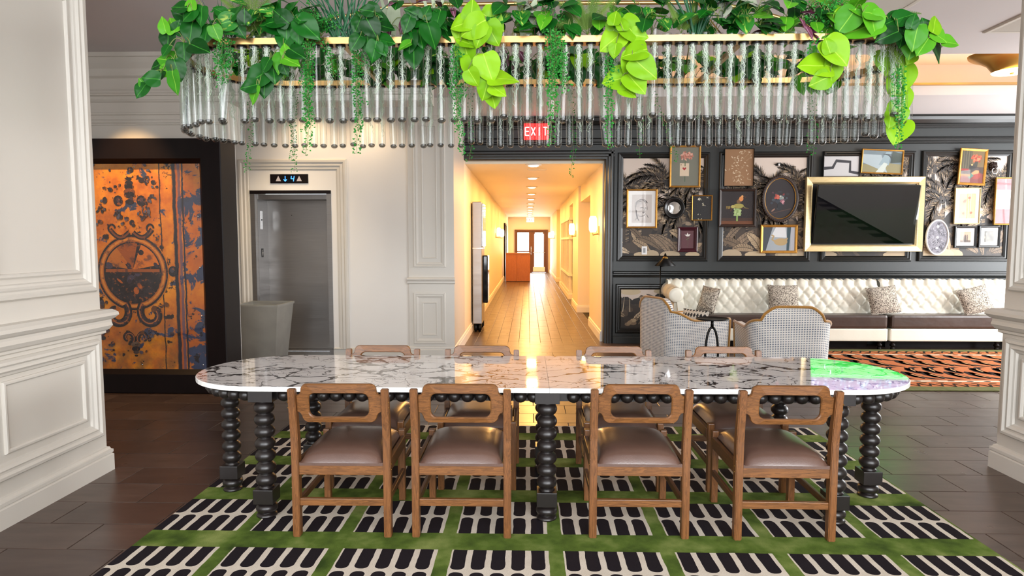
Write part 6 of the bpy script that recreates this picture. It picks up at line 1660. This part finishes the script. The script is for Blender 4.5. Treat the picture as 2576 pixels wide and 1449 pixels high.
fern('feathery fern bunch standing above the tubes right of centre', 1478, [(-1, -.1, .7, .30, .9), (-.6, -.1, 1, .28, .5), (.1, -.1, 1, .30, .3), (.5, 0, 1, .30, .4), (.25, -.1, 1, .33, .2), (-.2, -.1, 1, .22, .4), (.9, -.1, .8, .28, .8)])
fern('small fern between the variegated pothos and centre-right grass', 1712, [(.3, 0, 1, .24, .6), (.6, -.1, .9, .24, .8), (-.3, -.1, 1, .2, .6)])
fern('tall fern rising toward the ceiling grille at the right', 2075, [(-.1, 0, 1, .34, .2), (.25, 0, 1, .36, .3), (-.3, 0, 1, .3, .4)])
fern('arching lime fern fronds over the right end', 2195, [(1, -.1, .55, .36, 1.5), (1, -.3, .8, .38, 2.3), (.8, .1, .9, .3, .8)], lime=False)
# grass
def grass(label, px, n, L, spread, base=None):
    base = base or ring_pt(px); root = empty('spiky_grass', base, 0, label, 'plant', 'plants growing from the chandelier tubes')
    for k in range(n):
        t = (k+.5)/n*2-1; d = Vector((t*spread+PR.uniform(-.05, .05), PR.uniform(-.2, .25), 1)).normalized(); pts = []; p = Vector((t*.010, PR.uniform(-.01, .01), -.05)); m_ = 12
        for i in range(m_+1): pts.append(p.copy()); p = p+d*(L*PR.uniform(.95, 1.05)/m_); d = (d+Vector((t*.06, 0, -.01))).normalized()
        vs = []
        for i, q in enumerate(pts): w_ = .0042*(1-(i/m_)**3)+.0003; vs += [q+Vector((-w_, 0, 0)), q+Vector((0, -.0015, 0)), q+Vector((w_, 0, 0))]
        MB().add(vs, [f for i in range(m_) for f in ((3*i, 3*i+1, 3*i+4, 3*i+3), (3*i+1, 3*i+2, 3*i+5, 3*i+4))], True).build('blade', L_grass, root, recalc=False)
grass('tall dark spiky grass, left one of the pair left of centre', 852, 17, .42, .55)
grass('tall dark spiky grass, right one of the pair left of centre', 885, 17, .44, .6)
grass('tall dark spiky grass standing alone right of centre', 1750, 17, .42, .4)
grass('dark spiky grass at the far left end top', 520, 14, .34, .9, base=ring_pt(520)+Vector((0, .15, 0)))
# pale staghorn and begonia
def stag(label, px, ln, back=False):
    base = ring_pt(px, back)+Vector((0, .04, 0)); root = empty('staghorn_fern', base, 0, label, 'plant', 'plants growing from the chandelier tubes')
    for s_, k in ((1, 1.0), (-1, .9)):
        pts = [(0, 0), (.018, 0), (.028, .06), (.045, .10), (.034, .16), (.05, .24*k), (.035, .25*k), (.02, .17), (.0, .14), (-.012, .17), (-.025, .25*k), (-.038, .24*k), (-.022, .15), (-.03, .09), (-.02, .05)]
        mb = MB(); f = [(x*1.05*s_, z*ln) for x, z in pts]; mb.prism(f, -.001, .001); o = mb.build('leaf', L_stag, root); o.rotation_euler = (.12*s_, .06*s_, .3*s_); o.location = (.006*s_, .006*s_, -.02)
stag('pale sage staghorn leaf rising above the tubes near the purple leaves', 975, 1.25); stag('pale sage staghorn leaf rising left of the left lime vine', 1085, 1.2); stag('pale sage staghorn leaf just left of the centre', 1322, 1.3); stag('pale sage leaf behind the left fern', 670, .7)
def beg(label, px, lv):
    base = ring_pt(px)+Vector((0, .02, 0)); root = empty('begonia', base, 0, label, 'plant', 'plants growing from the chandelier tubes'); nodes = []
    for dx, dz, ln, ang in lv:
        a = math.radians(ang); tip = Vector((math.cos(a), -.3, math.sin(a))); pos = base+Vector((dx, PR.uniform(-.03, .02), dz)); place_leaf(root, 'b', pos, tip, Vector((PR.uniform(-.4, .4), -.8, .9)), ln); nodes.append(pos)
    stems(root, base, nodes, .0022, M_bstem, 0)
beg('silver and black begonia just right of the pale centre leaf', 1345, [(-.03, .16, .10, 160), (.03, .18, .11, 20), (.0, .12, .09, 280), (.05, .13, .09, 320), (-.04, .21, .08, 120)])
beg('silver and black begonia with a pale leaf right of the lone grass', 1845, [(.0, .19, .12, 200), (.02, .19, .12, 330), (-.04, .15, .08, 250)])
# fine small-leaved trailers
def trailer(label, px, strands, back=False, dens=1.0, bush=0, base=None):
    base = base or ring_pt(px, back); root = empty('small_leaf_trailer', base, 0, label, 'plant', 'small-leaved trailers on the chandelier'); sb = MB(); fb = MB()
    Yc = CY+RR_+.03 if back else CY-RR_-.035
    def leaflets(p, d, k=4, s0=.0115):
        for _ in range(k):
            a = PR.uniform(0, 2*PI); dd = Vector((math.cos(a), math.sin(a)*.7-.2, PR.uniform(-.5, .7))).normalized(); q = p+dd*PR.uniform(.004, .016); s_ = s0*PR.uniform(.7, 1.25)
            n_ = Vector((PR.uniform(-.5, .5), -1, PR.uniform(-.3, .8))).normalized(); sd = dd.cross(n_).normalized()*s_*.42
            fb.add([q, q+dd*s_*.5+sd, q+dd*s_*1.05, q+dd*s_*.5-sd], [(0, 1, 2, 3)], False)
    for (x0, y0, x1, y1) in strands:
        Y = Yc+PR.uniform(-.02, .02); a, b_ = at(x0, y0, Y), at(x1, y1, Y); n = max(8, int((a-b_).length/.012)); ph = PR.uniform(0, 6); pts = [Vector((0, 0, 0))]
        for i in range(n+1):
            t = i/n; q = a.lerp(b_, t); q = q+Vector((.010*math.sin(ph+t*9)*t, .006*math.cos(ph+t*7), 0)); pts.append(q-base)
        sb.tube(pts, .0009, 4)
        for q in pts[2:]: leaflets(q, None, max(1, int(round(4*dens))))
    for _ in range(bush):
        a = PR.uniform(0, 2*PI); e = Vector((math.cos(a)*.10, math.sin(a)*.05-.02, PR.uniform(.02, .17))); pts = [Vector((0, 0, 0)).lerp(e, i/9)+Vector((0, 0, .02*math.sin(PI*i/9))) for i in range(10)]
        sb.tube(pts, .0009, 4)
        for q in pts[2:]: leaflets(q, None, 4)
    sb.build('stem', M_stem, root, recalc=False); f = fb.build('foliage', M_small, root, recalc=False); f['kind'] = 'stuff'
    return root
trailer('thick small-leaved trailer over the first tubes at the left end', 565, [(548+k*4, 95, 545+k*5, 150+PR.uniform(10, 75)) for k in range(9)], bush=10)
trailer('long small-leaved strand hanging below the tubes above the elevator frame', 772, [(765+k*4, 100, 762+k*3, 180+k*28) for k in range(6)]+[(775, 100, 772, 392), (782, 100, 768, 330)])
trailer('bushy small-leaved plant with a short strand left of the tall grasses', 808, [(815, 95, 845, 190), (800, 95, 838, 160)], bush=16)
trailer('long small-leaved strand hanging over the tubes right of the elevator', 895, [(893, 120, 903, 388), (900, 120, 897, 330), (890, 110, 915, 260), (905, 120, 925, 165)])
trailer('long small-leaved strand hanging beside the left lime vine', 1155, [(1140, 110, 1160, 390), (1150, 110, 1152, 330), (1160, 130, 1165, 250), (1145, 110, 1135, 240)])
trailer('thick small-leaved trailer hanging over the middle of the tubes', 1392, [(1380+k*4, 70+k, 1384+k*5, 150+PR.uniform(10, 90)) for k in range(9)]+[(1392, 90, 1383, 365), (1396, 90, 1390, 290), (1390, 90, 1398, 280)], bush=10)
trailer('long small-leaved strand hanging beside the round-leaf lime vine', 1540, [(1532, 120, 1536, 372), (1538, 120, 1530, 300), (1545, 130, 1552, 180), (1528, 130, 1535, 240)])
trailer('bushy small-leaved plant beside the right ceiling grille', 2065, [(2050, 95, 2040, 130)], bush=34)
trailer('small-leaved strand hanging down past the right end beside the lime vine', 2215, [(2262, 165, 2260, 375), (2268, 165, 2268, 300), (2255, 160, 2250, 260), (2270, 165, 2262, 340)], base=ring_pt(2228))
trailer('small-leaved strands of the rear row hanging below the tubes at the elevator', 690, [(632, 225, 626, 430), (740, 225, 735, 400), (742, 225, 738, 432)], back=True, dens=.7)
trailer('small-leaved strands of the rear row hanging in front of the corridor', 1420, [(1442, 225, 1441, 445), (1185, 225, 1184, 402)], back=True, dens=.5)
trailer('small-leaved strands of the rear row hanging before the gallery wall', 1660, [(1610, 225, 1612, 395), (1640, 225, 1705, 405), (2052, 225, 2048, 392), (2035, 230, 2038, 380)], back=True, dens=.6)
